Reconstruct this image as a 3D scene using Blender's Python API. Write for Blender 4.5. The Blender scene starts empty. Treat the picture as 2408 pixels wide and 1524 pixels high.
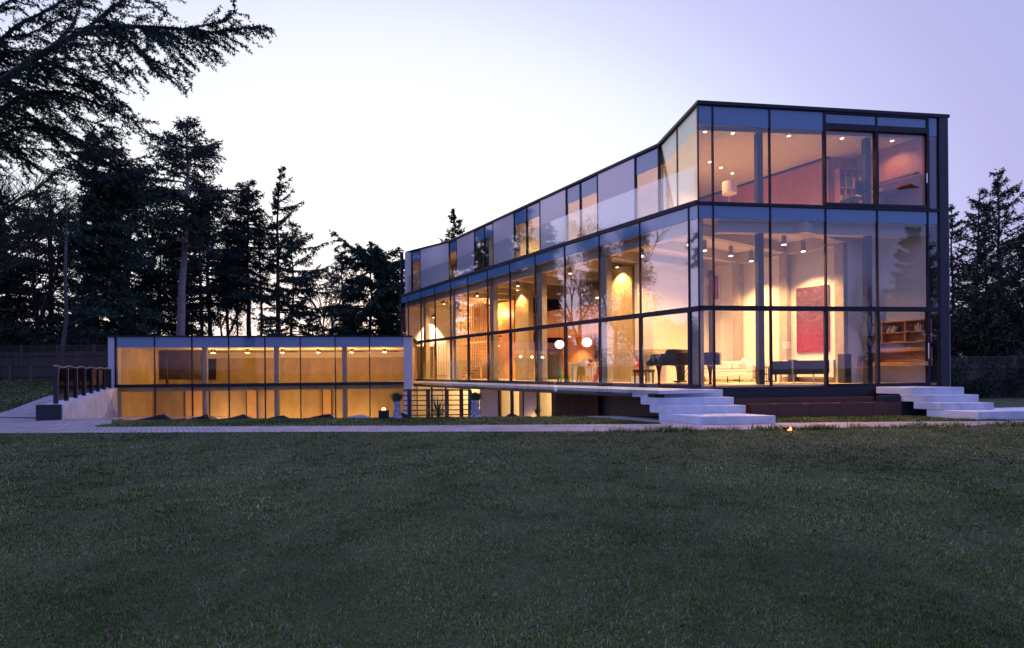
import bpy, math, random
import numpy as np
from mathutils import Matrix, Vector
S = bpy.context.scene
COL = S.collection
# ---------------------------------------------------------------- camera
H = 1.45
ROLL = .0084
cd = bpy.data.cameras.new('camera'); cam = bpy.data.objects.new('camera', cd); COL.objects.link(cam)
cd.sensor_width = 36; cd.lens = 36*1240/2408; cd.shift_y = (871.04-762)/2408
cd.clip_start = .05; cd.clip_end = 2000
c_, s_ = math.cos(ROLL), math.sin(ROLL)
cam.matrix_world = Matrix(((c_, s_, 0, 0), (0, 0, -1, 0), (-s_, c_, 0, H), (0, 0, 0, 1)))
S.camera = cam
S.render.resolution_x = 1024; S.render.resolution_y = 648
S.view_settings.view_transform = 'Standard'; S.view_settings.look = 'None'
S.view_settings.exposure = 0; S.view_settings.gamma = 1
S.render.engine = 'CYCLES'
S.cycles.max_bounces = 10; S.cycles.transparent_max_bounces = 40
S.cycles.diffuse_bounces = 4; S.cycles.glossy_bounces = 4
S.cycles.caustics_reflective = False; S.cycles.caustics_refractive = False
S.cycles.sample_clamp_indirect = 4
S.cycles.use_denoising = True
# ---------------------------------------------------------------- world: dusk sky
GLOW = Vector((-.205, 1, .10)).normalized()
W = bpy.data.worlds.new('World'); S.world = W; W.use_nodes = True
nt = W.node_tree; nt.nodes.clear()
def nn(t, **k):
    n = nt.nodes.new(t)
    for a, b in k.items(): setattr(n, a, b)
    return n
out = nn('ShaderNodeOutputWorld'); bg = nn('ShaderNodeBackground'); bg2 = nn('ShaderNodeBackground'); add = nn('ShaderNodeAddShader')
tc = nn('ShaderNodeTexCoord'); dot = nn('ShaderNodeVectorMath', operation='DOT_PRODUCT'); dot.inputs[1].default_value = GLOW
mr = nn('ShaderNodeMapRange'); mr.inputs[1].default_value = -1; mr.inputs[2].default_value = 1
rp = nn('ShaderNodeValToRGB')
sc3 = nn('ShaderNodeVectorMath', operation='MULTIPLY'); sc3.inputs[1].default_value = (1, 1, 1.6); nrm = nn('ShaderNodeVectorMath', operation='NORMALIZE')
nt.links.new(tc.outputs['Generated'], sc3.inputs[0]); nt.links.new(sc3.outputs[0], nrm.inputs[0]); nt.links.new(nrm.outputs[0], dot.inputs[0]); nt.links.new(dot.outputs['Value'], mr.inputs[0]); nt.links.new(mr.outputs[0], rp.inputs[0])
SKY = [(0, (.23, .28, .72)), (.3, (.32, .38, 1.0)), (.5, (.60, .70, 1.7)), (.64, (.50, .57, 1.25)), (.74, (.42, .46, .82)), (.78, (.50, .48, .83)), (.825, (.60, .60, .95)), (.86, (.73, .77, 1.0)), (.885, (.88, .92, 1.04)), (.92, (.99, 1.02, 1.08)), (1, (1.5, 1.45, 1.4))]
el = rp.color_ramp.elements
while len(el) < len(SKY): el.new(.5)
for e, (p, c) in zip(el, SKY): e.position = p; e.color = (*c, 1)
spz = nn('ShaderNodeSeparateXYZ'); nt.links.new(tc.outputs['Generated'], spz.inputs[0])
hz = nn('ShaderNodeMapRange'); hz.inputs[1].default_value = 0; hz.inputs[2].default_value = .20; hz.inputs[3].default_value = 1; hz.inputs[4].default_value = 0; nt.links.new(spz.outputs['Z'], hz.inputs[0])
hm = nn('ShaderNodeMix', data_type='RGBA', blend_type='MULTIPLY'); hm.inputs[7].default_value = (1.0, .80, .76, 1); nt.links.new(hz.outputs[0], hm.inputs[0]); nt.links.new(rp.outputs[0], hm.inputs[6])
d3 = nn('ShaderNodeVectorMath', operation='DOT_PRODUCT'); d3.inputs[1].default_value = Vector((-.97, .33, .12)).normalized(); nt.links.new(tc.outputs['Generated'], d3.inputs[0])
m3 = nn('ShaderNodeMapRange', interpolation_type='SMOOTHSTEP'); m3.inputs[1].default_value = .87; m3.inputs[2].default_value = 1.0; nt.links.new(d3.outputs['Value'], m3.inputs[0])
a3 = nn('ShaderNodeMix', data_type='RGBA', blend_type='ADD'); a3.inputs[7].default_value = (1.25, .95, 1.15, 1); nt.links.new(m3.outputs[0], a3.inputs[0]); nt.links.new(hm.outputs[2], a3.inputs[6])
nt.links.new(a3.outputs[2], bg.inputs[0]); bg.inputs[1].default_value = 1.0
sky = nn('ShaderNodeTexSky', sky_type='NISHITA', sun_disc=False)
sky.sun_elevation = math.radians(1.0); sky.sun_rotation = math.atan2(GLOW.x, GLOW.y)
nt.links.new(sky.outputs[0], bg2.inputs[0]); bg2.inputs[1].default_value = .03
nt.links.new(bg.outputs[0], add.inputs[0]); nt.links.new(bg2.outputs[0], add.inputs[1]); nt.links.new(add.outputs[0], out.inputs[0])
sd = bpy.data.lights.new('sun', 'SUN'); sd.energy = .12; sd.angle = math.radians(20); sd.color = (1, .8, .75)
so = bpy.data.objects.new('sun', sd); COL.objects.link(so)
so.rotation_euler = Vector((-GLOW.x, -GLOW.y, -.25)).to_track_quat('-Z', 'Y').to_euler()
# ---------------------------------------------------------------- materials
MATS = {}
def mat(name, col, rough=.6, metal=0, noise=0, nscale=8, bump=0, bscale=40, emit=None, estr=0, col2=None, stretch=None, spec=.5):
    if name in MATS: return MATS[name]
    m = bpy.data.materials.new(name); m.use_nodes = True; t = m.node_tree; b = t.nodes['Principled BSDF']
    b.inputs['Roughness'].default_value = rough; b.inputs['Metallic'].default_value = metal
    b.inputs['Specular IOR Level'].default_value = spec
    b.inputs['Base Color'].default_value = (*col, 1)
    if noise or col2:
        tcn = t.nodes.new('ShaderNodeTexCoord'); n = t.nodes.new('ShaderNodeTexNoise'); n.inputs['Scale'].default_value = nscale
        n.inputs['Detail'].default_value = 6; n.inputs['Roughness'].default_value = .65
        src = tcn.outputs['Object']
        if stretch:
            mp = t.nodes.new('ShaderNodeMapping'); mp.inputs['Scale'].default_value = stretch; t.links.new(src, mp.inputs[0]); src = mp.outputs[0]
        t.links.new(src, n.inputs['Vector'])
        r = t.nodes.new('ShaderNodeValToRGB'); r.color_ramp.elements[0].position = .3; r.color_ramp.elements[1].position = .7
        c2 = col2 or tuple(min(1, c*(1+noise)) for c in col); c1 = col if col2 else tuple(c*(1-noise) for c in col)
        r.color_ramp.elements[0].color = (*c1, 1); r.color_ramp.elements[1].color = (*c2, 1)
        t.links.new(n.outputs['Fac'], r.inputs[0]); t.links.new(r.outputs[0], b.inputs['Base Color'])
    if bump:
        tcn = t.nodes.new('ShaderNodeTexCoord'); n = t.nodes.new('ShaderNodeTexNoise'); n.inputs['Scale'].default_value = bscale; n.inputs['Detail'].default_value = 4
        bp = t.nodes.new('ShaderNodeBump'); bp.inputs['Strength'].default_value = bump; bp.inputs['Distance'].default_value = .02
        t.links.new(tcn.outputs['Object'], n.inputs['Vector']); t.links.new(n.outputs['Fac'], bp.inputs['Height']); t.links.new(bp.outputs[0], b.inputs['Normal'])
    if emit:
        b.inputs['Emission Color'].default_value = (*emit, 1); b.inputs['Emission Strength'].default_value = estr
    MATS[name] = m
    return m
def glassmat(name, tint, ior, rough=0.0):
    m = bpy.data.materials.new(name); m.use_nodes = True; t = m.node_tree; t.nodes.clear()
    o = t.nodes.new('ShaderNodeOutputMaterial'); mx = t.nodes.new('ShaderNodeMixShader'); tr = t.nodes.new('ShaderNodeBsdfTransparent'); gl = t.nodes.new('ShaderNodeBsdfGlossy')
    fr = t.nodes.new('ShaderNodeFresnel'); fr.inputs['IOR'].default_value = ior
    # both faces of a pane should reflect as an outer face does
    tr.inputs[0].default_value = (*tint, 1); gl.inputs['Roughness'].default_value = rough; gl.inputs[0].default_value = (1, 1, 1, 1)
    geo = t.nodes.new('ShaderNodeNewGeometry'); inv = t.nodes.new('ShaderNodeMath'); inv.operation = 'MULTIPLY_ADD'
    # IOR seen from behind is the reciprocal: feed ior or 1/ior so that fresnel() cancels out
    inv.inputs[1].default_value = 1/ior-ior; inv.inputs[2].default_value = ior
    t.links.new(geo.outputs['Backfacing'], inv.inputs[0]); t.links.new(inv.outputs[0], fr.inputs['IOR'])
    t.links.new(fr.outputs[0], mx.inputs[0]); t.links.new(tr.outputs[0], mx.inputs[1]); t.links.new(gl.outputs[0], mx.inputs[2]); t.links.new(mx.outputs[0], o.inputs[0])
    MATS[name] = m
    return m
GLASS = glassmat('glass', (.98, .98, .97), 1.72)
GLASS_C = glassmat('coated_glass', (.97, .97, .97), 1.95)
GLASS_P = glassmat('clear_glass', (.98, .98, .97), 1.42)
GLASS_THIN = glassmat('glass_balustrade', (.93, .985, .98), 1.75)
SPAN = mat('spandrel_glass', (.10, .22, .36), .05, spec=1.0)
METAL = mat('dark_metal', (.012, .013, .024), .5, 0, spec=.3)
METAL2 = mat('dark_fascia', (.018, .02, .034), .55, noise=.2, nscale=3)
PLINTH = mat('plinth_metal', (.012, .014, .024), .5)
CONC = mat('concrete', (.42, .41, .38), .85, noise=.22, nscale=2.2, bump=.3, bscale=25)
CONC_W = mat('pale_concrete', (.56, .59, .65), .8, noise=.20, nscale=2.2, bump=.25, bscale=30)
CONC_D = mat('shutter_concrete', (.44, .34, .17), .85, noise=.22, nscale=1.6, stretch=(1, 1, .4))
STEELG = mat('grey_steel', (.50, .50, .54), .5, noise=.05)
WHITE = mat('white_wall', (.78, .75, .68), .8, noise=.02, nscale=2)
CEIL = mat('ceiling_plaster', (.66, .62, .55), .85, noise=.06, nscale=3)
BEAM = mat('beam_paint', (.50, .44, .36), .7, noise=.05)
WOODF = mat('floor_wood', (.72, .58, .38), .35, noise=.12, nscale=5, stretch=(8, 1, 1))
WOOD = mat('oak_veneer', (.52, .26, .10), .45, noise=.15, nscale=4, stretch=(1, 1, .15))
WOODR = mat('red_wood', (.42, .17, .10), .45, noise=.15, nscale=4, stretch=(1, 1, .15))
WOODP = mat('pine_slats', (.74, .50, .25), .5, noise=.12, nscale=6, stretch=(1, 1, .1))
TEAK = mat('planter_timber', (.105, .040, .028), .6, noise=.35, nscale=6, stretch=(1, 1, 6), bump=.2)
DTIM = mat('dark_stained_timber', (.06, .026, .022), .6, noise=.25, nscale=6)
PANEL = mat('grey_glazed_panel', (.60, .52, .52), .14, noise=.05, nscale=30, spec=1.0)
BLACK = mat('black_leather', (.008, .007, .007), .4)
PIANO = mat('black_lacquer', (.006, .004, .004), .08)
CHROME = mat('chrome', (.8, .8, .8), .12, 1)
SOFA = mat('cream_fabric', (.80, .75, .66), .9, noise=.03)
LAMP = mat('lamp_glow', (1, .9, .75), .5, emit=(1, .78, .5), estr=14)
GLOBE = mat('globe_glow', (1, .9, .75), .5, emit=(1, .82, .55), estr=7)
SHADE = mat('lamp_shade', (.62, .56, .5), .8)
LAMPB = mat('lamp_body', (.26, .23, .21), .5)
SLATE = mat('black_slate', (.012, .012, .017), .4, noise=.4, nscale=14, bump=.7, bscale=14)
FROND = mat('yucca_leaf', (.05, .10, .055), .5, noise=.4, nscale=9)
FLEECE = mat('fleece_wrap', (.10, .12, .17), .8, col2=(.42, .46, .55), nscale=11, bump=.9, bscale=16)
FENCE = mat('weathered_fence', (.085, .07, .06), .85, noise=.35, nscale=5, stretch=(1, 1, .2))
BARK = mat('bark', (.26, .22, .22), .95, noise=.4, nscale=5, bump=.8, bscale=12)
BARKD = mat('dark_bark', (.03, .025, .025), .95, noise=.4, nscale=5)
NEEDLE = mat('cedar_needles', (.022, .040, .034), .85, col2=(.045, .075, .055), nscale=.9, spec=.12)
NEEDLE2 = mat('spruce_needles', (.024, .038, .028), .85, col2=(.05, .07, .045), nscale=.9, spec=.12)
HEDGE = mat('hedge_leaf', (.020, .028, .022), .85, col2=(.042, .055, .04), nscale=1.2, spec=.12)
def plain(c, r=.6): return mat('paint_%02d%02d%02d' % tuple(int(x*99) for x in c), c, r, noise=.06)
# ---------------------------------------------------------------- mesh helpers
class MB:
    def __init__(s): s.v = []; s.f = []
    def add(s, vs, fs):
        n = len(s.v); s.v += [tuple(p) for p in vs]; s.f += [tuple(i+n for i in q) for q in fs]; return s
    def box(s, x0, x1, y0, y1, z0, z1):
        v = [(x, y, z) for z in (z0, z1) for x, y in ((x0, y0), (x1, y0), (x1, y1), (x0, y1))]
        return s.add(v, [(3, 2, 1, 0), (4, 5, 6, 7), (0, 1, 5, 4), (1, 2, 6, 5), (2, 3, 7, 6), (3, 0, 4, 7)])
    def ob(s, o, d, t0, t1, s0, s1, z0, z1):
        # oriented box: along d from o, offset to the left of d by s
        q = (-d[1], d[0]); P = lambda t, u: (o[0]+d[0]*t+q[0]*u, o[1]+d[1]*t+q[1]*u)
        c = [P(t0, s0), P(t1, s0), P(t1, s1), P(t0, s1)]
        return s.prism(c, z0, z1)
    def prism(s, poly, z0, z1):
        a = sum(poly[i][0]*poly[(i+1) % len(poly)][1]-poly[(i+1) % len(poly)][0]*poly[i][1] for i in range(len(poly)))
        if a < 0: poly = poly[::-1]
        n = len(poly); v = [(p[0], p[1], z0) for p in poly]+[(p[0], p[1], z1) for p in poly]
        return s.add(v, [tuple(range(n))[::-1], tuple(range(n, 2*n))]+[(i, (i+1) % n, (i+1) % n+n, i+n) for i in range(n)])
    def sideprism(s, poly, ax, a0, a1):
        # polygon in (horizontal, z) extruded along the other horizontal axis
        n = len(poly)
        if ax == 'y': v = [(p[0], a0, p[1]) for p in poly]+[(p[0], a1, p[1]) for p in poly]
        else: v = [(a0, p[0], p[1]) for p in poly]+[(a1, p[0], p[1]) for p in poly]
        return s.add(v, [tuple(range(n)), tuple(range(n, 2*n))[::-1]]+[(i, i+n, (i+1) % n+n, (i+1) % n) for i in range(n)])
    def tube(s, pts, rs, n=8, caps=True):
        pts = [Vector(p) for p in pts]
        if not hasattr(rs, '__len__'): rs = [rs]*len(pts)
        base = len(s.v); up = Vector((0, 0, 1)); prev = None
        for i, p in enumerate(pts):
            d = (pts[min(i+1, len(pts)-1)]-pts[max(i-1, 0)])
            d = d.normalized() if d.length > 1e-9 else Vector((0, 0, 1))
            a = prev if prev is not None else (Vector((1, 0, 0)) if abs(d.z) > .9 else up)
            x = d.cross(a).normalized() if d.cross(a).length > 1e-6 else Vector((1, 0, 0)); y = d.cross(x); prev = -y.cross(Vector((0,0,0))) if False else a
            for k in range(n):
                t = 2*math.pi*k/n; s.v.append(tuple(p+(x*math.cos(t)+y*math.sin(t))*rs[i]))
        for i in range(len(pts)-1):
            for k in range(n):
                s.f.append((base+i*n+k, base+i*n+(k+1) % n, base+(i+1)*n+(k+1) % n, base+(i+1)*n+k))
        if caps:
            s.f.append(tuple(base+k for k in range(n))[::-1]); s.f.append(tuple(base+(len(pts)-1)*n+k for k in range(n)))
        return s
    def lathe(s, prof, n=20, c=(0, 0, 0)):
        b = len(s.v); m = len(prof)
        for r, z in prof:
            for k in range(n):
                t = 2*math.pi*k/n; s.v.append((c[0]+r*math.cos(t), c[1]+r*math.sin(t), c[2]+z))
        for i in range(m-1):
            for k in range(n): s.f.append((b+i*n+k, b+i*n+(k+1) % n, b+(i+1)*n+(k+1) % n, b+(i+1)*n+k))
        s.f.append(tuple(b+k for k in range(n))[::-1]); s.f.append(tuple(b+(m-1)*n+k for k in range(n)))
        return s
    def obj(s, name, m, parent=None, smooth=False, bevel=0):
        me = bpy.data.meshes.new(name); me.from_pydata(s.v, [], s.f); me.materials.append(m)
        if smooth: me.polygons.foreach_set('use_smooth', [True]*len(me.polygons))
        me.update(); o = bpy.data.objects.new(name, me); COL.objects.link(o)
        if parent: o.parent = parent
        if bevel:
            b = o.modifiers.new('bevel', 'BEVEL'); b.width = bevel; b.segments = 2; b.limit_method = 'ANGLE'
        return o
def tag(o, label, cat, group=None):
    o['label'] = label; o['category'] = cat
    if group: o['group'] = group
    return o
def thing(name, label, cat, loc=(0, 0, 0), rz=0, group=None):
    o = bpy.data.objects.new(name, None); COL.objects.link(o); o.empty_display_size = .3
    o.location = loc; o.rotation_euler = (0, 0, rz); return tag(o, label, cat, group)
def struct(name, b, m, kind='structure'):
    o = b.obj(name, m); o['kind'] = kind; return o
def dup(root, loc=None, rz=None, label=None):
    r = root.copy(); COL.objects.link(r)
    if loc is not None: r.location = loc
    if rz is not None: r.rotation_euler = (0, 0, rz)
    if label: r['label'] = label
    for ch in list(root.children):
        c = ch.copy(); COL.objects.link(c); c.parent = r
        for g in ch.children: d = g.copy(); COL.objects.link(d); d.parent = c
    return r
# house frame: x = n (into the house), y = l (along the long front), origin at the glass corner
TH = .5938; CX, CY = 5.563, 15.635
def Hw(n, l, z=0): return (CX+.8288*n-.5596*l, CY+.5596*n+.8288*l, z)
r_ = (math.cos(TH-.1199), -math.sin(TH-.1199))      # end front direction in the house frame
LF = (0, 1)
def onR(t, o): return (r_[0]*t-r_[1]*o, r_[1]*t+r_[0]*o)
exec_parts = True
# ================================================================ GROUND
def hgt(x, y):
    def ss(a, b, v):
        t = min(1, max(0, (v-a)/(b-a))); return t*t*(3-2*t)
    return 1.1*ss(19.5, 27.5, y)*ss(-17.5, -21, x) + 1.1*ss(33, 40, y)*(1-ss(-17.5, -21, x))*(1-ss(8, 20, x))
HOLE = (-13.6, 12.5, 16.45, 36.0)
def in_hole(x0, x1, y0, y1):
    if x0 >= HOLE[0]-1e-6 and x1 <= HOLE[1]+1e-6 and y0 >= HOLE[2]-1e-6 and y1 <= HOLE[3]+1e-6: return True
    return x1 <= -13.6+1e-6 and y0 >= 16.9 and y1 <= 36 and x1 > -14.25-.524*(y1-16.7) and x0 >= -20.01
gx = sorted(set([-600, -200, -80] + [round(-50+i*1.0, 3) for i in range(101)] + [-13.6, 12.5, 80, 200, 600]))
gy = sorted(set([-600, -200, -60] + [round(-20+i*2.0, 3) for i in range(18)] + [16.45] + [round(17+i*1.0, 3) for i in range(44)] + [100, 250, 800]))
b = MB(); idx = {}
def gv(x, y):
    if (x, y) not in idx: idx[(x, y)] = len(b.v); b.v.append((x, y, hgt(x, y)))
    return idx[(x, y)]
for i in range(len(gx)-1):
    for j in range(len(gy)-1):
        if in_hole(gx[i], gx[i+1], gy[j], gy[j+1]): continue
        b.f.append((gv(gx[i], gy[j]), gv(gx[i+1], gy[j]), gv(gx[i+1], gy[j+1]), gv(gx[i], gy[j+1])))
SOIL = mat('lawn_soil', (.018, .034, .007), .95, col2=(.055, .068, .024), nscale=1.3, bump=.8, bscale=30)
struct('lawn_ground', b, SOIL)
# courtyard pit
CF = -1.95
b = MB(); b.prism([(-14.2, 16.3), (12.6, 16.3), (12.6, 36), (-19, 36), (-19, 25)], CF-.1, CF)
struct('courtyard_floor', b, CONC)
b = MB(); b.box(-13.6, 12.5, 16.30, 16.44, CF, -.02)
struct('courtyard_bank', b, SOIL)
# paving (brick pattern)
def pavemat():
    m = bpy.data.materials.new('block_paving'); m.use_nodes = True; t = m.node_tree; p = t.nodes['Principled BSDF']; p.inputs['Roughness'].default_value = .8
    tcn = t.nodes.new('ShaderNodeTexCoord'); mp = t.nodes.new('ShaderNodeMapping'); mp.inputs['Rotation'].default_value = (0, 0, math.radians(56)); mp.inputs['Scale'].default_value = (1, 1, 1)
    br = t.nodes.new('ShaderNodeTexBrick'); br.inputs['Scale'].default_value = 1; br.inputs['Brick Width'].default_value = .22; br.inputs['Row Height'].default_value = .11
    br.inputs['Mortar Size'].default_value = .008; br.inputs['Color1'].default_value = (.44, .38, .42, 1); br.inputs['Color2'].default_value = (.56, .49, .52, 1); br.inputs['Mortar'].default_value = (.20, .18, .2, 1)
    n = t.nodes.new('ShaderNodeTexNoise'); n.inputs['Scale'].default_value = 1.5; n.inputs['Detail'].default_value = 6
    mx = t.nodes.new('ShaderNodeMix'); mx.data_type = 'RGBA'; mx.blend_type = 'MULTIPLY'; mx.inputs[0].default_value = .6
    t.links.new(tcn.outputs['Object'], mp.inputs[0]); t.links.new(mp.outputs[0], br.inputs['Vector']); t.links.new(tcn.outputs['Object'], n.inputs['Vector'])
    t.links.new(br.outputs['Color'], mx.inputs[6]); t.links.new(n.outputs['Fac'], mx.inputs[7]); t.links.new(mx.outputs[2], p.inputs['Base Color'])
    bp = t.nodes.new('ShaderNodeBump'); bp.inputs['Strength'].default_value = .5; bp.inputs['Distance'].default_value = .01
    t.links.new(br.outputs['Fac'], bp.inputs['Height']); bp.invert = True; t.links.new(bp.outputs[0], p.inputs['Normal'])
    return m
PAVE = pavemat()
def quadsheet(name, pts, m, kind='structure'):
    b = MB(); b.add(pts, [tuple(range(len(pts)))]); return struct(name, b, m, kind)
z = .006
quadsheet('garden_path', [(-30, 13.2, z), (-13, 13.06, z), (-5, 12.75, z), (2.5, 12.3, z), (6, 12.5, z), (12, 12.95, z), (30, 14.2, z), (30, 15.6, z), (13.2, 13.95, z), (6.9, 13.95, z), (4.5, 14.9, z), (3.3, 16.44, z), (2.2, 16.44, z), (3.2, 15.2, z), (3.95, 13.9, z), (-10.9, 14.35, z), (-12.5, 16.44, z), (-13.4, 17.0, z), (-14.2, 16.75, z), (-14.9, 17.0, z), (-17.5, 20.5, z), (-19.5, 20.2, z), (-30, 16.5, z)], PAVE)
# sloping paving in front of the retaining wall, and the ramp behind it
quadsheet('sunken_paving', [(-14.2, 16.75, .004), (-13.4, 17.0, .002), (-12.4, 17.0, -.0), (-12.4, 25.2, -.62), (-18.4, 24.5, -.56)], PAVE)
quadsheet('ramp_path', [(-14.95, 17.0, .05), (-18.55, 24.6, .70), (-19.3, 27.5, .95), (-22.2, 27.5, 1.02), (-21.2, 24.6, .62), (-19.3, 20.2, .07), (-18.0, 18.0, .02)], PAVE)
# ---------------------------------------------------------------- grass blades
def grass(name, regions, seed, m, kind='stuff'):
    rng = np.random.default_rng(seed); V = []; 
    for (poly_fn, n, h0, h1, wdt, tuft, zfn) in regions:
        x, y = poly_fn(rng, n)
        nz = np.sin(x*3.1+1.7*np.sin(y*2.3))*np.sin(y*2.9+1.3*np.sin(x*1.9))+.6*np.sin(x*9.7+y*4)*np.sin(y*8.3-x*3)
        h = (h0+(h1-h0)*rng.random(len(x))**2)*(1+.45*nz*tuft); h = np.clip(h, .008, None)
        a = rng.random(len(x))*2*np.pi; lean = rng.random(len(x))*1.3+.4
        dx, dy = np.cos(a), np.sin(a); w = wdt*(.6+.8*rng.random(len(x)))
        z0 = zfn(x, y)
        sx, sy = -dy*w/2, dx*w/2
        m1x, m1y, m1z = x+dx*h*.4*lean, y+dy*h*.4*lean, z0+h*.62
        tx, ty, tz = x+dx*h*lean, y+dy*h*lean, z0+h*np.clip(1.05-.25*lean*lean, .25, 1)
        P = np.stack([np.stack([x-sx, y-sy, z0-.004], 1), np.stack([x+sx, y+sy, z0-.004], 1), np.stack([m1x+sx*.7, m1y+sy*.7, m1z], 1), np.stack([m1x-sx*.7, m1y-sy*.7, m1z], 1), np.stack([tx, ty, tz], 1)], 1)
        V.append(P)
    V = np.concatenate(V); n = len(V)
    me = bpy.data.meshes.new(name); me.vertices.add(n*5); me.vertices.foreach_set('co', V.reshape(-1).astype(np.float32))
    base = np.arange(n)[:, None]*5
    loops = (base+np.array([0, 1, 2, 3, 3, 2, 4])[None]).reshape(-1)
    me.loops.add(len(loops)); me.loops.foreach_set('vertex_index', loops.astype(np.int32))
    st = (np.arange(n)[:, None]*7+np.array([0, 4])[None]).reshape(-1); tot = np.tile([4, 3], n)
    me.polygons.add(2*n); me.polygons.foreach_set('loop_start', st.astype(np.int32)); me.polygons.foreach_set('loop_total', tot.astype(np.int32))
    me.materials.append(m); me.update(calc_edges=True); me.validate()
    o = bpy.data.objects.new(name, me); COL.objects.link(o); o['kind'] = kind; return o
def grassmat():
    m = bpy.data.materials.new('grass_blade'); m.use_nodes = True; t = m.node_tree; p = t.nodes['Principled BSDF']; p.inputs['Roughness'].default_value = .8
    p.inputs['Specular IOR Level'].default_value = .06
    tcn = t.nodes.new('ShaderNodeTexCoord'); n1 = t.nodes.new('ShaderNodeTexNoise'); n1.inputs['Scale'].default_value = 1.6; n1.inputs['Detail'].default_value = 9; n1.inputs['Roughness'].default_value = .85
    geo = t.nodes.new('ShaderNodeNewGeometry'); r = t.nodes.new('ShaderNodeValToRGB'); r2 = t.nodes.new('ShaderNodeValToRGB'); mx = t.nodes.new('ShaderNodeMix'); mx.data_type = 'RGBA'
    for e, (p_, c) in zip([r.color_ramp.elements[0], r.color_ramp.elements[1]], [(.38, (.030, .064, .009)), (.62, (.092, .108, .040))]): e.position = p_; e.color = (*c, 1)
    e0 = r2.color_ramp.elements; e0[0].position = 0; e0[0].color = (.028, .058, .007, 1); e0[1].position = 1; e0[1].color = (.36, .37, .34, 1)
    e = e0.new(.55); e.color = (.052, .096, .014, 1); e = e0.new(.80); e.color = (.16, .145, .045, 1)
    t.links.new(tcn.outputs['Object'], n1.inputs['Vector']); t.links.new(n1.outputs['Fac'], r.inputs[0]); t.links.new(geo.outputs['Random Per Island'], r2.inputs[0])
    mx.inputs[0].default_value = .55; t.links.new(r.outputs[0], mx.inputs[6]); t.links.new(r2.outputs[0], mx.inputs[7])
    n3 = t.nodes.new('ShaderNodeTexNoise'); n3.inputs['Scale'].default_value = .45; n3.inputs['Detail'].default_value = 5; n3.inputs['Roughness'].default_value = .6; n3.inputs['Distortion'].default_value = .6; t.links.new(tcn.outputs['Object'], n3.inputs['Vector'])
    r3 = t.nodes.new('ShaderNodeValToRGB'); r3.color_ramp.elements[0].position = .36; r3.color_ramp.elements[0].color = (.70, .78, .60, 1); r3.color_ramp.elements[1].position = .64; r3.color_ramp.elements[1].color = (2.1, 1.95, 1.9, 1); t.links.new(n3.outputs['Fac'], r3.inputs[0])
    m2 = t.nodes.new('ShaderNodeMix'); m2.data_type = 'RGBA'; m2.blend_type = 'MULTIPLY'; m2.inputs[0].default_value = 1; t.links.new(mx.outputs[2], m2.inputs[6]); t.links.new(r3.outputs[0], m2.inputs[7]); t.links.new(m2.outputs[2], p.inputs['Base Color'])
    return m
GRASS = grassmat()
def lawn_pts(y0, y1, pad=1.22):
    def f(rng, n):
        y = y0+(y1-y0)*rng.random(n); x = (rng.random(n)*2-1)*y*.99*pad; return x, y
    return f
def tufts(y0, y1, nc, per, sg):
    def f(rng, n):
        y = y0+(y1-y0)*rng.random(nc)**1.0; x = (rng.random(nc)*2-1)*y*1.03; x += .25*np.sin(y*5)
        x = np.repeat(x, per)+rng.normal(size=nc*per)*sg; y = np.repeat(y, per)+rng.normal(size=nc*per)*sg; return x, y
    return f
def edge_y(x): return np.interp(x, [-30, -13, -5, 2.5, 6, 12, 30], [13.2, 13.06, 12.75, 12.3, 12.5, 12.95, 14.2])
def far_lawn(y0):
    def f(rng, n):
        x = (rng.random(n)*2-1)*15.2; ye = edge_y(x)-.02; y = y0+(ye-y0)*rng.random(n); k = np.abs(x) < y*1.22; return x[k], y[k]
    return f
def clumps(rng, n):
    x = 1.9+rng.random(n)*11; c = np.sin(x*2.1)+.7*np.sin(x*5.3+1)+.4*np.sin(x*11); k = rng.random(n) < (c+1.6)/3.4
    x = x[k]; return x, edge_y(x)-.42*rng.random(len(x))**1.5+.06
def strip1(rng, n):
    x = -11.4+rng.random(n)*15.3; y0 = 13.95+np.clip((-x-3)*.055, 0, .4); y1 = np.interp(x, [-11.6, -10.6, 2.0, 2.6, 3.9], [14.6, 16.4, 16.4, 15.9, 14.0]); y = y0+(y1-y0)*rng.random(n); return x, y
def strip2(rng, n):
    x = 6.9+rng.random(n)*6.2; y1 = np.interp(x, [6.9, 11.5, 13.1], [15.4, 15.6, 14.0]); y = 13.98+(y1-13.98)*rng.random(n); return x, y
zero = lambda x, y: x*0+.0
grass('grass', [(lawn_pts(2.35, 4.2), 215000, .008, .026, .0032, .8, zero), (lawn_pts(4.2, 7.5), 210000, .009, .028, .0055, .8, zero), (far_lawn(7.4), 136000, .012, .04, .011, .6, zero),
    (tufts(2.4, 6, 900, 24, .04), 0, .02, .048, .0030, .5, zero), (tufts(5.5, 12, 1500, 22, .05), 0, .025, .055, .008, .5, zero),
    (clumps, 9000, .05, .16, .012, .9, zero), (strip1, 36000, .03, .07, .012, .4, zero), (strip2, 16000, .03, .07, .012, .4, zero)], 3, GRASS)
def left_bank(rng, n):
    x = -32+rng.random(n)*13.5; y = 19+rng.random(n)*10; k = (x < -19.6-(y-20)*.3) & (y > 20+(-19.5-x)*-.35+.2); return x[k], y[k]
hv = np.vectorize(hgt)
grass('bank_grass', [(left_bank, 40000, .03, .09, .03, .5, lambda x, y: hv(x, y))], 9, GRASS)
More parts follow.
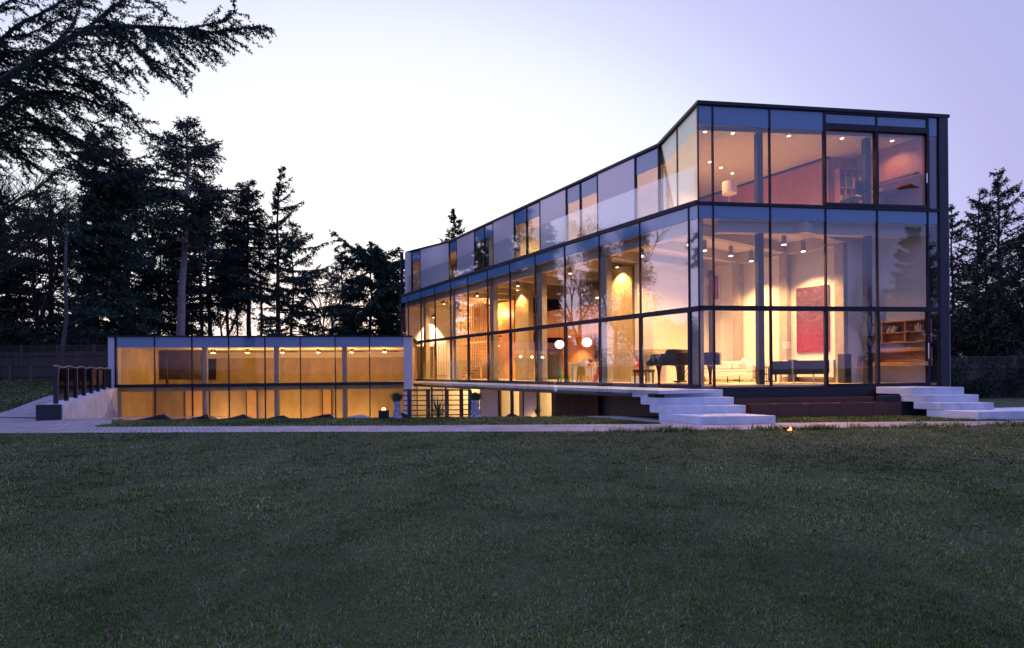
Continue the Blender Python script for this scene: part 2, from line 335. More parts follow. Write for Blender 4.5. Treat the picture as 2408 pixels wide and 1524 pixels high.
# ================================================================ MAIN HOUSE
house = thing('glass_house', 'three storey glass and dark metal house, lit orange inside, on the right of the lawn', 'house', (CX, CY, 0), TH)
LEN = 22.95; WID = 7.3
def fb(o, d, sg, t0, t1, i0, i1, z0, z1, b=None):
    """box along a front: i = distance inward"""
    b = b or MB(); a, c = sorted((sg*i0, sg*i1)); return b.ob(o, d, t0, t1, a, c, z0, z1)
OL = ((0, 0), (0, 1), -1)       # long front
OR = ((0, 0), r_, 1)            # end front
E0 = onR(8.27, 0)
def back_at_end(o=0): return (WID, -3.76)
# slabs
inset = .14
def outline(i):
    # footprint inset by i from both glass fronts
    c = (i, (i*1-(-r_[1])*0)) if False else None
    k = i/r_[0]
    p0 = (i, i*(1+(-r_[1]))/r_[0]*1.0 - 0)  # meeting point of the two inset lines
    # line end front inset: points onR(t,i); solve n=i
    t = (i+r_[1]*i)/r_[0]; p0 = onR(t, i)
    tE = (WID+r_[1]*i)/r_[0]; p1 = onR(tE, i)
    return [p0, p1, (WID, LEN-.05), (i, LEN-.05)]
b = MB(); b.prism(outline(.13), .80, .945); b.obj('ground_floor', WOODF, house)
b = MB(); b.prism(outline(.13), 5.95, 6.36); b.obj('middle_slab', CEIL, house)
b = MB(); fb(*OL, .05, LEN, -.03, .13, 6.335, 6.47, b); fb(*OR, -.03, 8.27, -.02, .13, 6.32, 6.415, b); b.obj('slab_edge', METAL, house)
A0, A1, A2, A3 = (0, 0), (1.36, 2.62), (1.52, 18.95), (.46, LEN)
upper_poly = [(.0+.02, .02), (A1[0]+.02, A1[1]), (A2[0]+.02, A2[1]), (A3[0]+.02, A3[1]), (WID, LEN), (WID, -3.76)]
ins = [(.25, .25), (A1[0]+.2, A1[1]-.05), (A2[0]+.2, A2[1]), (A3[0]+.2, A3[1]-.1), (WID, LEN-.1), (WID, -3.55)]
b = MB(); b.prism(ins, 8.69, 9.27); b.obj('upper_ceiling', CEIL, house)
rp_ = [(-.05, -.04), (A1[0]-.05, A1[1]+.02), (A2[0]-.05, A2[1]), (A3[0]-.05, A3[1]+.06), (WID+.1, LEN+.06), (WID+.1, -3.84)]
b = MB(); b.prism(rp_, 9.29, 9.39); b.obj('roof', METAL, house)
b = MB(); b.prism([(.0, .0), (-.02+.13, LEN), (A3[0]+.1, LEN-.05), (A2[0]+.1, A2[1]), (A1[0]+.1, A1[1]), (.15, .15)], 6.365, 6.40); b.obj('balcony_floor', CONC, house)
# interior upper floor
b = MB(); b.prism([(.22, .2), (A1[0]+.15, A1[1]), (A2[0]+.15, A2[1]), (A3[0]+.15, A3[1]-.1), (WID, LEN-.1), (WID, -3.5)], 6.362, 6.385); b.obj('upper_floor', WOODF, house)
# plinth and terrace-side sill
b = MB(); fb(*OR, .02, 8.27, 0, .3, .40, .875, b); b.obj('plinth', PLINTH, house)
b = MB(); fb(*OL, .03, LEN, -.01, .12, .80, .975, b); b.obj('sill', METAL, house)
b = MB(); fb(*OR, 4.06, 7.62, -.015, .10, .875, .955, b); b.obj('sill', METAL, house)
b = MB(); fb(*OR, -.0, 4.06, -.01, .10, .86, .885, b); fb(*OR, 7.62, 7.97, -.01, .10, .86, .885, b); b.obj('sill', METAL, house)
# rails
b = MB(); fb(*OL, .0, LEN, -.035, .11, 3.165, 3.315, b); b.obj('transom', METAL, house)
b = MB(); fb(*OR, .0, 7.97, -.03, .11, 3.185, 3.325, b); b.obj('transom', METAL, house)
# long front mullions and panes
ml = [.353+1.946*k for k in range(12)]
edges = [0]+ml+[LEN]
for i, l in enumerate(ml):
    w = .035
    fb(*OL, l-.018, l+.018, -.012, .07, 3.315, 6.335).obj('mullion', METAL, house)
    wide = .05 if i in (0, 1, 3, 5, 7, 9) else .035
    fb(*OL, l-.22-wide if False else l-wide, l+wide, -.02, .09, .975, 3.165).obj('mullion', METAL, house)
fb(*OL, LEN-.06, LEN, -.02, .2, .55, 9.29).obj('end_post', METAL, house)
for i in range(len(edges)-1):
    a, c = edges[i]+.02, edges[i+1]-.02
    if i == 0: a = .0
    fb(*OL, a, c, .02, .034, .975, 3.165).obj('window_pane', GLASS_C, house)
    fb(*OL, a, c, .02, .034, 3.315, 5.92).obj('window_pane', GLASS_C, house)
    fb(*OL, a, c, .018, .04, 5.925, 6.333).obj('spandrel_panel', SPAN, house)
# end front
mr_ = [.475, 2.29, 4.10, 5.835, 7.58, 7.95]
er = [0]+mr_
for i, t in enumerate(mr_[:-1]):
    fb(*OR, t-.018, t+.018, -.012, .07, 3.325, 6.32).obj('mullion', METAL, house)
    w = .045 if t > 4 else .02
    fb(*OR, t-w, t+w, -.015, .09, .90, 3.185).obj('mullion', METAL, house)
    if t < 4: fb(*OR, t-.02, t+.02, -.012, .07, 6.415, 9.29).obj('mullion', METAL, house)
for i in range(6):
    a, c = er[i]+.02, er[i+1]-.02
    if i == 0: a = .0
    fb(*OR, a, c, .02, .034, .885 if c < 4.1 or c > 7.7 else .955, 3.185).obj('window_pane', GLASS, house)
    fb(*OR, a, c, .02, .034, 3.325, 5.92).obj('window_pane', GLASS, house)
    fb(*OR, a, c, .018, .04, 5.925, 6.319).obj('spandrel_panel', SPAN, house)
    if 4 < (a+c)/2 < 7.6:
        fb(*OR, a, c, .05, .064, 6.47, 8.76).obj('window_pane', GLASS, house)
        fb(*OR, a, c, .018, .04, 8.93, 9.23).obj('spandrel_panel', SPAN, house)
    else:
        fb(*OR, a, c, .02, .034, 6.415, 8.69).obj('window_pane', GLASS, house)
        fb(*OR, a, c, .018, .04, 8.70, 9.288).obj('spandrel_panel', SPAN, house)
# sliding window frame upstairs
b = MB()
fb(*OR, 4.06, 7.62, -.03, .10, 8.755, 8.93, b); fb(*OR, 4.06, 7.62, -.03, .10, 6.417, 6.50, b); fb(*OR, 4.06, 7.62, -.02, .1, 9.23, 9.288, b)
fb(*OR, 4.06, 4.12, -.03, .10, 6.50, 8.755, b); fb(*OR, 7.54, 7.62, -.03, .10, 6.50, 8.755, b); fb(*OR, 5.80, 5.88, -.025, .12, 6.50, 8.755, b)
fb(*OR, 4.06, 4.12, -.02, .1, 8.93, 9.23, b); fb(*OR, 7.56, 7.62, -.02, .1, 8.93, 9.23, b); fb(*OR, 5.82, 5.85, -.02, .1, 8.93, 9.23, b)
fr = b.obj('window_frame', METAL, house)
b = MB(); p = onR(7.50, -.06); b.tube([(p[0], p[1], 7.2), (p[0], p[1], 7.5)], .012, 6); b.obj('handle', CHROME, fr)
# corner posts and right pier
b = MB(); fb(*OR, .0, .03, -.012, .05, 6.415, 9.29, b); fb(*OR, -.012, .022, -.012, .03, .885, 6.32, b); b.obj('corner_bead', METAL, house)
b = MB(); fb(*OR, 7.97, 8.28, -.03, .6, .55, 9.29, b); b.obj('corner_pier', METAL2, house)
b = MB(); fb(*OR, 8.285, 8.43, .1, .55, .0, 6.27, b); b.obj('side_fin', STEELG, house)
p = onR(8.42, .0)
b = MB(); b.box(p[0]-.06, p[0]+.06, p[1]-.06, p[1]+.06, 3.1, 3.22); b.obj('outside_light', METAL, house)
# door handles
def handle(p, z0, z1, d, nm='door_handle'):
    b = MB(); q = (-d[1], d[0]) if d is r_ else d
    o_ = -.06
    x, y = p
    b.tube([(x+.0, y, z0), (x, y, z1)], .013, 6)
    b.tube([(x, y, z0+.02), (x-(-.05 if d is not r_ else 0), y, z0+.02)], .010, 6)
    b.tube([(x, y, z1-.02), (x-(-.05 if d is not r_ else 0), y, z1-.02)], .010, 6)
    return b.obj(nm, CHROME, house)
for l in (2.13, 8.0, 11.9, 15.8, 17.7): handle((-.07, l), 1.75, 2.25, LF)
handle(onR(7.50, -.07), 1.70, 2.20, r_)
# ---- upper recessed storey on the long side
def seg(p, q):
    d = (q[0]-p[0], q[1]-p[1]); L = math.hypot(*d); return p, (d[0]/L, d[1]/L), L
oA, dA, LA = seg(A0, A1); oB, dB, LB = seg(A1, A2); oC, dC, LC = seg(A2, A3)
for a, c in ((.0, LA/2), (LA/2, LA)):
    fb(oA, dA, -1, a+.012, c-.012, .02, .034, 6.40, 9.28).obj('window_pane', GLASS, house)
fb(oA, dA, -1, LA/2-.012, LA/2+.012, .0, .05, 6.40, 9.28).obj('mullion', METAL, house)
def upwin(o, d, a, c, handle_at=None):
    fb(o, d, -1, a+.03, c-.01, .03, .044, 6.40, 8.62).obj('window_pane', GLASS, house)
    fb(o, d, -1, a+.03, c-.01, .028, .05, 8.62, 9.27).obj('spandrel_panel', SPAN, house)
    fb(o, d, -1, a-.015, a+.03, -.02, .10, 6.40, 9.288).obj('mullion', METAL, house)
def upsolid(o, d, a, c):
    fb(o, d, -1, a+.03, c-.02, .0, .10, 6.40, 9.286).obj('wall_panel', PANEL, house)
    fb(o, d, -1, a-.02, a+.03, -.02, .10, 6.40, 9.287).obj('mullion', METAL, house)
# distances along segment B measured from l = 2.62
B_ = [('w', 2.62, 3.73), ('s', 3.73, 5.75), ('w', 5.75, 6.81), ('w', 6.81, 7.73), ('s', 7.73, 9.63), ('w', 9.63, 10.72), ('w', 10.72, 11.8), ('s', 11.8, 13.8), ('w', 13.8, 14.72), ('w', 14.72, 15.8), ('s', 15.8, 17.95), ('w', 17.95, 18.9)]
for k, a, c in B_:
    (upwin if k == 'w' else upsolid)(oB, dB, a-2.62, c-2.62)
upsolid(oC, dC, .0, 2.75); upwin(oC, dC, 2.75, 3.65); upsolid(oC, dC, 3.65, LC)
for l in (5.85, 10.0): b = MB(); b.tube([(1.28, l, 7.15), (1.28, l, 7.6)], .014, 6); b.tube([(1.28, l, 7.17), (1.36, l, 7.17)], .01, 6); b.tube([(1.28, l, 7.58), (1.36, l, 7.58)], .01, 6); b.obj('door_handle', CHROME, house)
# back and end walls, columns, beams
b = MB(); b.box(WID-.22, WID, -3.3, LEN, .40, 9.29); b.obj('back_wall', WHITE, house)
b = MB(); b.box(.3, WID-.23, LEN-.25, LEN-.05, CF, 9.28); b.obj('gable_wall', WHITE, house)
COLM = mat('column_concrete', (.36, .33, .27), .8, noise=.15, nscale=4)
for k in range(6):
    l = .42+3.89*k
    b = MB(); b.box(.045 if k == 0 else .28, .30 if k == 0 else .55, .06 if k == 0 else l-.16, .345 if k == 0 else l+.16, .946, 5.948); b.obj('column', COLM, house)
for t in (2.165, 5.81):
    b = MB(); fb(*OR, t-.09, t+.09, .30, .48, .946, 5.948, b); fb(*OR, t-.09, t+.09, .30, .48, 6.39, 8.688, b); b.obj('column', METAL, house)
for l in (-1.4, .49, 2.37): MB().box(5.50, 5.78, l-.14, l+.14, .946, 5.60).obj('column', COLM, house)
for k in range(-1, 12):
    l = .49+1.946*k
    x0 = .5 if l > .2 else 3.05
    MB().box(x0, 7.05, l-.12, l+.12, 5.60, 5.948).obj('beam', BEAM, house)
b = MB(); b.box(.28, .52, .36, LEN-.3, 5.602, 5.947); b.obj('beam', BEAM, house)
b = MB(); fb(*OR, .75, 7.6, .26, .5, 5.598, 5.946, b); b.obj('beam', BEAM, house)
MB().box(5.50, 5.79, -1.52, LEN-.3, 5.55, 5.93).obj('beam', BEAM, house)
# living room walls
MB().box(5.79, 5.95, -1.55, 3.6, .946, 5.60).obj('living_wall', WHITE, house)
MB().box(5.955, 7.07, -1.55, -1.40, .946, 5.946).obj('nook_wall', WHITE, house)
MB().box(2.35, 5.785, 3.80, 4.72, 2.22, 5.59).obj('chimney_wall', WHITE, house)
MB().box(3.1, 5.785, 3.80, 4.72, .946, 2.218).obj('chimney_wall', WHITE, house)
MB().box(2.33, 3.2, 3.78, 4.71, 2.0, 2.215).obj('fireplace_lintel', CONC_D, house)
MB().box(2.36, 2.60, 3.80, 3.98, .946, 1.998).obj('fireplace_jamb', WHITE, house)
MB().box(2.55, 5.78, 3.74, 3.797, 4.95, 5.25).obj('wall_ledge', WHITE, house)
MB().box(2.25, 2.55, 4.76, 5.86, .946, 5.60).obj('concrete_fin', CONC_D, house)
MB().box(2.25, 2.55, 11.75, 12.95, .946, 5.60).obj('concrete_fin', CONC_D, house)
MB().box(5.74, 5.787, 3.22, 3.58, .95, 5.2).obj('wall_niche', CEIL, house)
# mezzanine, kitchen walls
MB().box(2.9, 7.05, 5.9, 11.7, 3.13, 3.40).obj('mezzanine_floor', WOOD, house)
MB().box(2.9, 3.0, 5.88, 12.9, 3.401, 4.40).obj('mezzanine_parapet', WOOD, house)
MB().box(4.6, 4.75, 9.6, 12.0, .946, 3.129).obj('kitchen_wall', WOOD, house)
MB().box(5.9, 6.0, 4.75, 12.0, .946, 3.129).obj('kitchen_wall', WHITE, house)
MB().box(3.2, 6.9, 14.3, 14.42, 2.98, 5.6).obj('landing_screen', mat('dark_glass_wall', (.02, .02, .02), .08), house)
MB().box(2.9, 7.0, 12.96, 14.8, 2.62, 2.95).obj('landing_floor', WOOD, house)
MB().box(4.2, 4.35, 12.96, 14.28, .946, 2.619).obj('hall_wall', WOOD, house)
MB().box(4.2, 4.35, 14.9, 21.5, .946, 5.59).obj('stair_wall', WOOD, house)
MB().box(.62, 2.4, LEN-.30, LEN-.252, .946, 3.10).obj('inner_door', mat('dark_door_glass', (.015, .014, .014), .06), house)
# upper storey interior walls
MB().box(5.79, 5.95, -.94, 9.0, 6.386, 8.62).obj('wood_wall', WOODR, house)
MB().box(5.74, 5.96, -.96, 9.0, 8.621, 8.688).obj('shadow_gap', METAL, house)
b = MB(); b.ob((5.95, -.98), r_, 0, 1.05, 0, .1, 6.386, 8.688); b.obj('wood_wall', WOODR, house)
MB().box(6.68, 6.80, -3.4, -1.45, 6.386, 8.688).obj('wood_wall', WOODR, house)
MB().box(3.6, 3.75, 2.75, LEN-.3, 6.386, 8.688).obj('corridor_wall', WHITE, house)
for l in (2.72, 5.62, 8.6, 11.7, 14.6, 17.9): MB().box(1.75, 3.59, l, l+.1, 6.386, 8.688).obj('partition_wall', WHITE, house)
for l0, l1 in ((2.83, 3.7), (18.0, 18.9)): MB().box(2.95, 3.1, l0, l1, 6.386, 8.4).obj('cupboard', CEIL, house)
# basement
BW = .1
def bas(l0, l1, m, nm, i0=.10, i1=.25, z0=CF, z1=.63): return MB().box(i0, i1, l0, l1, z0, z1).obj(nm, m, house)
bas(2.73, 4.49, METAL2, 'basement_wall', .3, .5); bas(-.05, 2.73, METAL2, 'basement_wall', .3, .5)
b = MB()
k = 4.50
while k < 6.98: b.box(.12, .17, k, k+.055, CF, .63); k += .105
b.obj('timber_slat_cladding', DTIM, house); bas(4.49, 7.0, BARKD, 'basement_wall', .18, .3)
bas(6.99, 7.28, METAL, 'basement_door', .15, .25)
GB = glassmat('basement_glass', (.95, .97, .97), 1.5)
bas(7.31, 8.10, GB, 'basement_pane', .12, .14); bas(8.11, 8.22, METAL, 'basement_frame', .10, .2)
bas(8.24, 9.16, PANEL, 'basement_panel'); bas(9.17, 9.28, METAL, 'basement_frame', .10, .2)
bas(9.30, 10.10, GB, 'basement_pane', .12, .14); bas(9.32, 10.05, mat('drawn_blind', (.55, .42, .25), .8, noise=.08), 'blind', .45, .47, CF, .52)
bas(10.11, 10.26, METAL, 'basement_frame', .1, .2); bas(10.27, 11.15, GB, 'basement_pane', .12, .14); bas(11.16, 11.30, METAL, 'basement_frame', .1, .2)
bas(11.31, 12.92, PANEL, 'basement_panel'); bas(12.93, 13.0, METAL, 'basement_frame', .1, .2)
for l0, l1 in ((13.0, 14.9), (15.0, 16.8), (16.9, 18.6), (18.7, 20.8), (20.9, 22.7)):
    bas(l0, l1, GB, 'basement_pane', .12, .14); bas(l1+.01, l1+.09, METAL, 'basement_frame', .1, .2)
MB().box(4.0, 4.2, 4.5, 22.6, CF, .60).obj('basement_back_wall', WHITE, house)
for l in (4.45, 7.15, 8.3, 11.3, 13.05, 17.5): MB().box(.31, 3.99, l, l+.1, CF, .60).obj('basement_partition', WHITE, house)
MB().box(.2, 4.0, .3, 22.6, .62, .795).obj('basement_ceiling', CEIL, house)
# ================================================================ TERRACE
NE = -1.72
terr = thing('terrace', 'pale concrete terrace deck running along the long glass front', 'terrace', (CX, CY, 0), TH)
b = MB(); b.prism([(NE, -.0), (-.02, -.55), (-.02, LEN-.1), (-1.2, LEN-.1), (-1.6, 17.0), (NE, 17.0)], .755, .85)
b.obj('deck', CONC_W, terr)
b = MB(); b.prism([(NE+.04, .25), (-.01, .2), (-.01, LEN-.2), (-1.2, LEN-.2), (NE+.04, 16.9)], .63, .753); b.obj('edge_beam', METAL2, terr)
bal = thing('glass_balustrade', 'low clear glass balustrade standing along the edge of the concrete terrace', 'balustrade', (CX, CY, 0), TH)
ls = [.1]
ls = [.08+1.95*k for k in range(9)]
for i in range(len(ls)-1):
    MB().box(NE-.016, NE-.001, ls[i]+.008, ls[i+1]-.008, .70, 1.93).obj('glass_panel', GLASS_THIN, bal)
ub = thing('glass_balustrade', 'clear glass balustrade on the balcony edge of the top storey', 'balustrade', (CX, CY, 0), TH)
ue = [.09]+[2.3+1.946*k for k in range(11)]
for i in range(len(ue)-1):
    MB().box(-.022, -.008, ue[i]+.006, ue[i+1]-.006, 6.472, 7.50).obj('glass_panel', GLASS_THIN, ub)
# steam drifting from a floor grate beside the glass
sm = bpy.data.materials.new('steam'); sm.use_nodes = True; t_ = sm.node_tree; t_.nodes.clear()
so_ = t_.nodes.new('ShaderNodeOutputMaterial'); pv = t_.nodes.new('ShaderNodeVolumePrincipled'); pv.inputs['Color'].default_value = (.9, .88, .9, 1); pv.inputs['Anisotropy'].default_value = .1
tcs = t_.nodes.new('ShaderNodeTexCoord'); ns = t_.nodes.new('ShaderNodeTexNoise'); ns.inputs['Scale'].default_value = 2.6; ns.inputs['Detail'].default_value = 4; ns.inputs['Distortion'].default_value = 1.2
gl_ = t_.nodes.new('ShaderNodeVectorMath'); gl_.operation = 'LENGTH'; mps = t_.nodes.new('ShaderNodeMapping'); mps.inputs['Scale'].default_value = (1/.45, 1/1.15, 1/.62)
fo = t_.nodes.new('ShaderNodeMapRange'); fo.inputs[1].default_value = 1; fo.inputs[2].default_value = .1; rn = t_.nodes.new('ShaderNodeMapRange'); rn.inputs[1].default_value = .48; rn.inputs[2].default_value = .75; rn.inputs[4].default_value = 1.5
mu = t_.nodes.new('ShaderNodeMath'); mu.operation = 'MULTIPLY'
t_.links.new(tcs.outputs['Object'], ns.inputs['Vector']); t_.links.new(tcs.outputs['Object'], mps.inputs[0]); t_.links.new(mps.outputs[0], gl_.inputs[0]); t_.links.new(gl_.outputs['Value'], fo.inputs[0]); t_.links.new(ns.outputs['Fac'], rn.inputs[0])
t_.links.new(fo.outputs[0], mu.inputs[0]); t_.links.new(rn.outputs[0], mu.inputs[1]); t_.links.new(mu.outputs[0], pv.inputs['Density']); t_.links.new(pv.outputs[0], so_.inputs['Volume'])
b = MB(); b.lathe([(max(.01, math.sin(a)), -math.cos(a)) for a in np.linspace(0, math.pi, 12)], 20)
b.v = [(x*.45, y*1.15, z*.62) for x, y, z in b.v]
o = b.obj('steam', sm); o.location = Hw(-.62, 7.6, 1.46); o.rotation_euler = (0, 0, TH); o['kind'] = 'stuff'
S.cycles.volume_step_rate = 2; S.cycles.volume_bounces = 0
# ================================================================ STEPS
def steps(name, label, fronts, side_l, side_r, backs):
    st = thing(name, label, 'steps', (0, 0, 0))
    for i, (lf, rf, zt, zb, lb, rb) in enumerate(fronts):
        b = MB(); b.prism([lf, rf, rb, lb], zb, zt); b.obj('step', CONC_W, st, bevel=.012)
    return st
dL = (-.5596/.8288, 1.0)
def back(p, dy): return (p[0]+dL[0]*dy, p[1]+dy)
F = []
f4l, f4r = (4.87, 13.60), (6.83, 13.68); f3l, f3r = (4.26, 14.50), (6.44, 14.54); f2l, f2r = (4.06, 14.80), (6.25, 14.86); f1l, f1r = (3.86, 15.10), (6.06, 15.16)
F = [(f4l, f4r, .22, .0, back(f4l, 1.15), back(f4r, 1.3)), (f3l, f3r, .435, .2205, back(f3l, .52), back(f3r, .9)), (f2l, f2r, .645, .4355, back(f2l, .5), back(f2r, .7)), (f1l, f1r, .852, .6455, back(f1l, .47), back(f1r, .52))]
steps('concrete_steps', 'four wide pale concrete steps with zigzag underside at the terrace corner', F, 0, 0, 0)
g1l, g1r = (11.69, 15.4), (13.22, 15.42); g2l, g2r = (11.87, 15.1), (13.38, 15.12); g3l, g3r = (12.05, 14.8), (13.55, 14.83); g4l, g4r = (12.50, 14.15), (15.6, 14.45)
F = [(g4l, g4r, .235, .0, back(g4l, .95), (15.3, 15.6)), (g3l, g3r, .435, .2355, back(g3l, .55), back(g3r, .8)), (g2l, g2r, .645, .4355, back(g2l, .55), back(g2r, .8)), (g1l, g1r, .852, .6455, back(g1l, .78), back(g1r, 1.05))]
steps('concrete_steps', 'pale concrete steps beyond the planters by the dark corner pier, widest tread below', F, 0, 0, 0)
# ================================================================ PLANTER BOXES
def planter(x, y, w, d, h, rz, label):
    t = thing('planter_box', label, 'planter', (x, y, 0), rz, 'timber planter boxes in two tiers below the plinth')
    e = .035
    for nm, bx in (('front_board', (0, w, 0, e)), ('back_board', (0, w, d-e, d)), ('side_board', (0, e, e, d-e)), ('side_board', (w-e, w, e, d-e))):
        MB().box(*bx, .0, h).obj(nm, TEAK, t, bevel=.004)
    MB().box(e, w-e, e, d-e, 0, h-.13).obj('soil', SOIL, t)
    return t
fx = [(6.93, 15.28), (7.72, 15.33), (8.67, 15.38), (9.64, 15.44), (10.60, 15.50), (11.50, 15.56), (12.30, 15.6)]
nmz = ['lower timber planter nearest the left steps', 'lower timber planter, second from the left steps', 'lower timber planter, third from the left steps', 'lower timber planter, fourth from the left steps', 'lower timber planter, fifth from the left steps']
for i in range(5):
    (x0, y0), (x1, y1) = fx[i], fx[i+1]
    planter(x0, y0, math.hypot(x1-x0, y1-y0)-.012, .34, .41, math.atan2(y1-y0, x1-x0), nmz[i])
bx = [(6.62, 15.66), (7.02, 15.68), (7.98, 15.74), (8.96, 15.80), (9.98, 15.86), (10.95, 15.92)]
nmb = ['narrow upper timber planter beside the left steps', 'upper timber planter, second from the left steps', 'upper timber planter in the middle of the back tier', 'upper timber planter, fourth from the left steps', 'upper timber planter next to the right steps']
for i in range(5):
    (x0, y0), (x1, y1) = bx[i], bx[i+1]
    planter(x0, y0+.02, math.hypot(x1-x0, y1-y0)-.012, .30, .56, math.atan2(y1-y0, x1-x0), nmb[i])
b = MB(); b.box(11.0, 12.35, 15.62, 15.95, 0, .60)
tag(b.obj('service_box', PLINTH), 'black metal box tucked under the right hand steps', 'box')
# ================================================================ PAVILION
PA = .1199
pr = (math.cos(PA), math.sin(PA)); PX, PY = -18.42, 24.45
pav = thing('glass_pavilion', 'low glass fronted pool pavilion with flat dark roof, left of the house', 'building', (PX, PY, 0), PA)
PW = 13.17
ZR, ZT, ZF = 3.21, 3.15, .86
def pb(x0, x1, y0, y1, z0, z1): return MB().box(x0, x1, y0, y1, z0, z1)
pb(-.32, PW+.42, -.06, 7.9, ZT, ZR).obj('roof', METAL, pav)
pb(-.28, 0, 0, .5, .60, ZT-.002).obj('end_pier', STEELG, pav); pb(PW, PW+.42, 0, .5, CF, ZT-.002).obj('end_pier', STEELG, pav)
pb(-.2, 0, .5, 7.5, CF, ZT-.002).obj('side_wall', CONC_D, pav); pb(PW, PW+.2, .5, 7.5, CF, ZT-.002).obj('side_wall', CONC_D, pav)
pb(-.2, PW+.2, 7.5, 7.7, CF, ZT-.002).obj('back_wall', CONC_D, pav)
pb(.01, PW-.01, .16, 7.49, 2.69, ZT-.003).obj('ceiling', CEIL, pav)
pb(.0, PW, 7.2, 7.49, 2.32, 2.689).obj('bulkhead', CEIL, pav)
pb(.01, PW-.01, .14, 7.49, .60, .80).obj('gallery_floor', CONC_D, pav)
pb(-.02, PW, -.03, .12, .80, .94).obj('transom', METAL, pav)
pb(.0, .07, -.02, .1, CF, .80).obj('mullion', METAL, pav); pb(.0, .07, -.02, .1, .94, ZT-.004).obj('mullion', METAL, pav)
pwid = [1.72, 3.36, 5.00, 6.64, 8.27, 9.90, 11.53]
ped = [.07]+pwid+[PW]
for x in pwid:
    pb(x-.02, x+.02, -.015, .08, CF, .80).obj('mullion', METAL, pav); pb(x-.02, x+.02, -.015, .08, .94, ZT-.004).obj('mullion', METAL, pav)
for i in range(8):
    a, c = ped[i]+.02, ped[i+1]-.02
    pb(a, c, .02, .034, CF, .80).obj('window_pane', GLASS_P, pav)
    pb(a, c, .02, .034, .94, 2.66).obj('window_pane', GLASS_P, pav)
    pb(a, c, .018, .04, 2.662, 3.145).obj('spandrel_panel', SPAN, pav)
for x in (3.62, 6.95, 10.2):
    for z0, z1 in ((CF, .598), (.801, 2.688)):
        b = MB(); b.lathe([(.13, z0), (.13, z1)], 20, (x, .75, 0)); b.obj('round_column', COLM, pav, smooth=False)
# dark opening on the left of the gallery back wall and panels downstairs
pb(.02, 1.35, 7.40, 7.498, 1.05, 2.30).obj('dark_window', mat('dark_opening', (.02, .018, .016), .15), pav)
pb(.01, PW-.01, 3.1, 3.25, CF, .598).obj('inner_wall', CONC_D, pav)
LP = mat('light_brown_panel', (.62, .40, .18), .7, noise=.1, nscale=2)  # lighter brown of the inner panels, set against the concrete wall
for x0, x1 in ((1.80, 2.95), (4.85, 5.35), (8.75, 9.2)): pb(x0-.15, x1-.15, 3.02, 3.095, CF, .597).obj('inner_panel', LP, pav)
for x in (1.63, 2.83, 4.68, 5.22, 8.58, 9.07): pb(x, x+.03, 3.0, 3.09, CF, .596).obj('panel_edge', METAL, pav)
# ================================================================ RETAINING WALL + RAILING
rw = thing('retaining_wall', 'lilac grey concrete retaining wall rising to the pavilion, dark end block', 'wall', (0, 0, 0))
p0 = Vector((-14.25, 16.72)); p1 = Vector((-18.33, 24.5)); d = (p1-p0).normalized(); q = Vector((-d.y, d.x))
b = MB(); w = .5
v = []
for P, zb, zt in ((p0, -.05, .49), (p1, -2.0, .80)):
    for s in (0, w): v += [(P.x+q.x*s, P.y+q.y*s, zb), (P.x+q.x*s, P.y+q.y*s, zt)]
b.add(v, [(0, 1, 5, 4), (2, 6, 7, 3), (1, 3, 7, 5), (0, 4, 6, 2), (0, 2, 3, 1), (4, 5, 7, 6)])
b.obj('wall', CONC_W, rw)
b = MB(); b.prism([(p0.x-.02, p0.y-.06), (p0.x+q.x*.56-.04, p0.y+q.y*.56-.1), (p0.x+q.x*.56+d.x*.3, p0.y+q.y*.56+d.y*.3), (p0.x+d.x*.02-.02, p0.y+d.y*.02)], -.02, .495); b.obj('end_block', METAL2, rw)
rl = thing('mesh_railing', 'dark mesh safety railing with uprights along the top of the retaining wall', 'railing', (0, 0, 0))
LWl = (p1-p0).length
MESHM = glassmat('smoked_mesh', (.42, .42, .46), 1.1)
for i in range(8):
    t = .35+i*(LWl-.6)/7.0; P = p0+d*t+q*.25; zt = .49+.31*t/LWl
    b = MB(); b.ob((P.x, P.y), (d.x, d.y), -.04, .04, -.06, .06, zt-.02, 1.66); b.obj('post', METAL2, rl)
for i in range(7):
    t = .35+i*(LWl-.6)/7.0; t2 = .35+(i+1)*(LWl-.6)/7.0; P = p0+d*t+q*.25; P2 = p0+d*t2+q*.25; L_ = (P2-P).length
    b = MB(); b.ob((P.x, P.y), (d.x, d.y), .055, L_-.055, -.01, .01, .49+.31*t2/LWl+.05, 1.64); b.obj('mesh_panel', MESHM, rl)
b = MB()
b.tube([(p0.x+q.x*.25+d.x*t, p0.y+q.y*.25+d.y*t, 1.70+.03*math.sin(t*4)) for t in np.linspace(.1, LWl-.2, 24)], .022, 6); b.obj('top_rope', LAMPB, rl)
b = MB(); b.tube([(-14.86, 17.2, .50), (-14.78, 17.2, 1.66)], .018, 6)
tag(b.obj('leaning_pole', FLEECE), 'pale thin pole leaning at the near end of the mesh railing', 'pole')
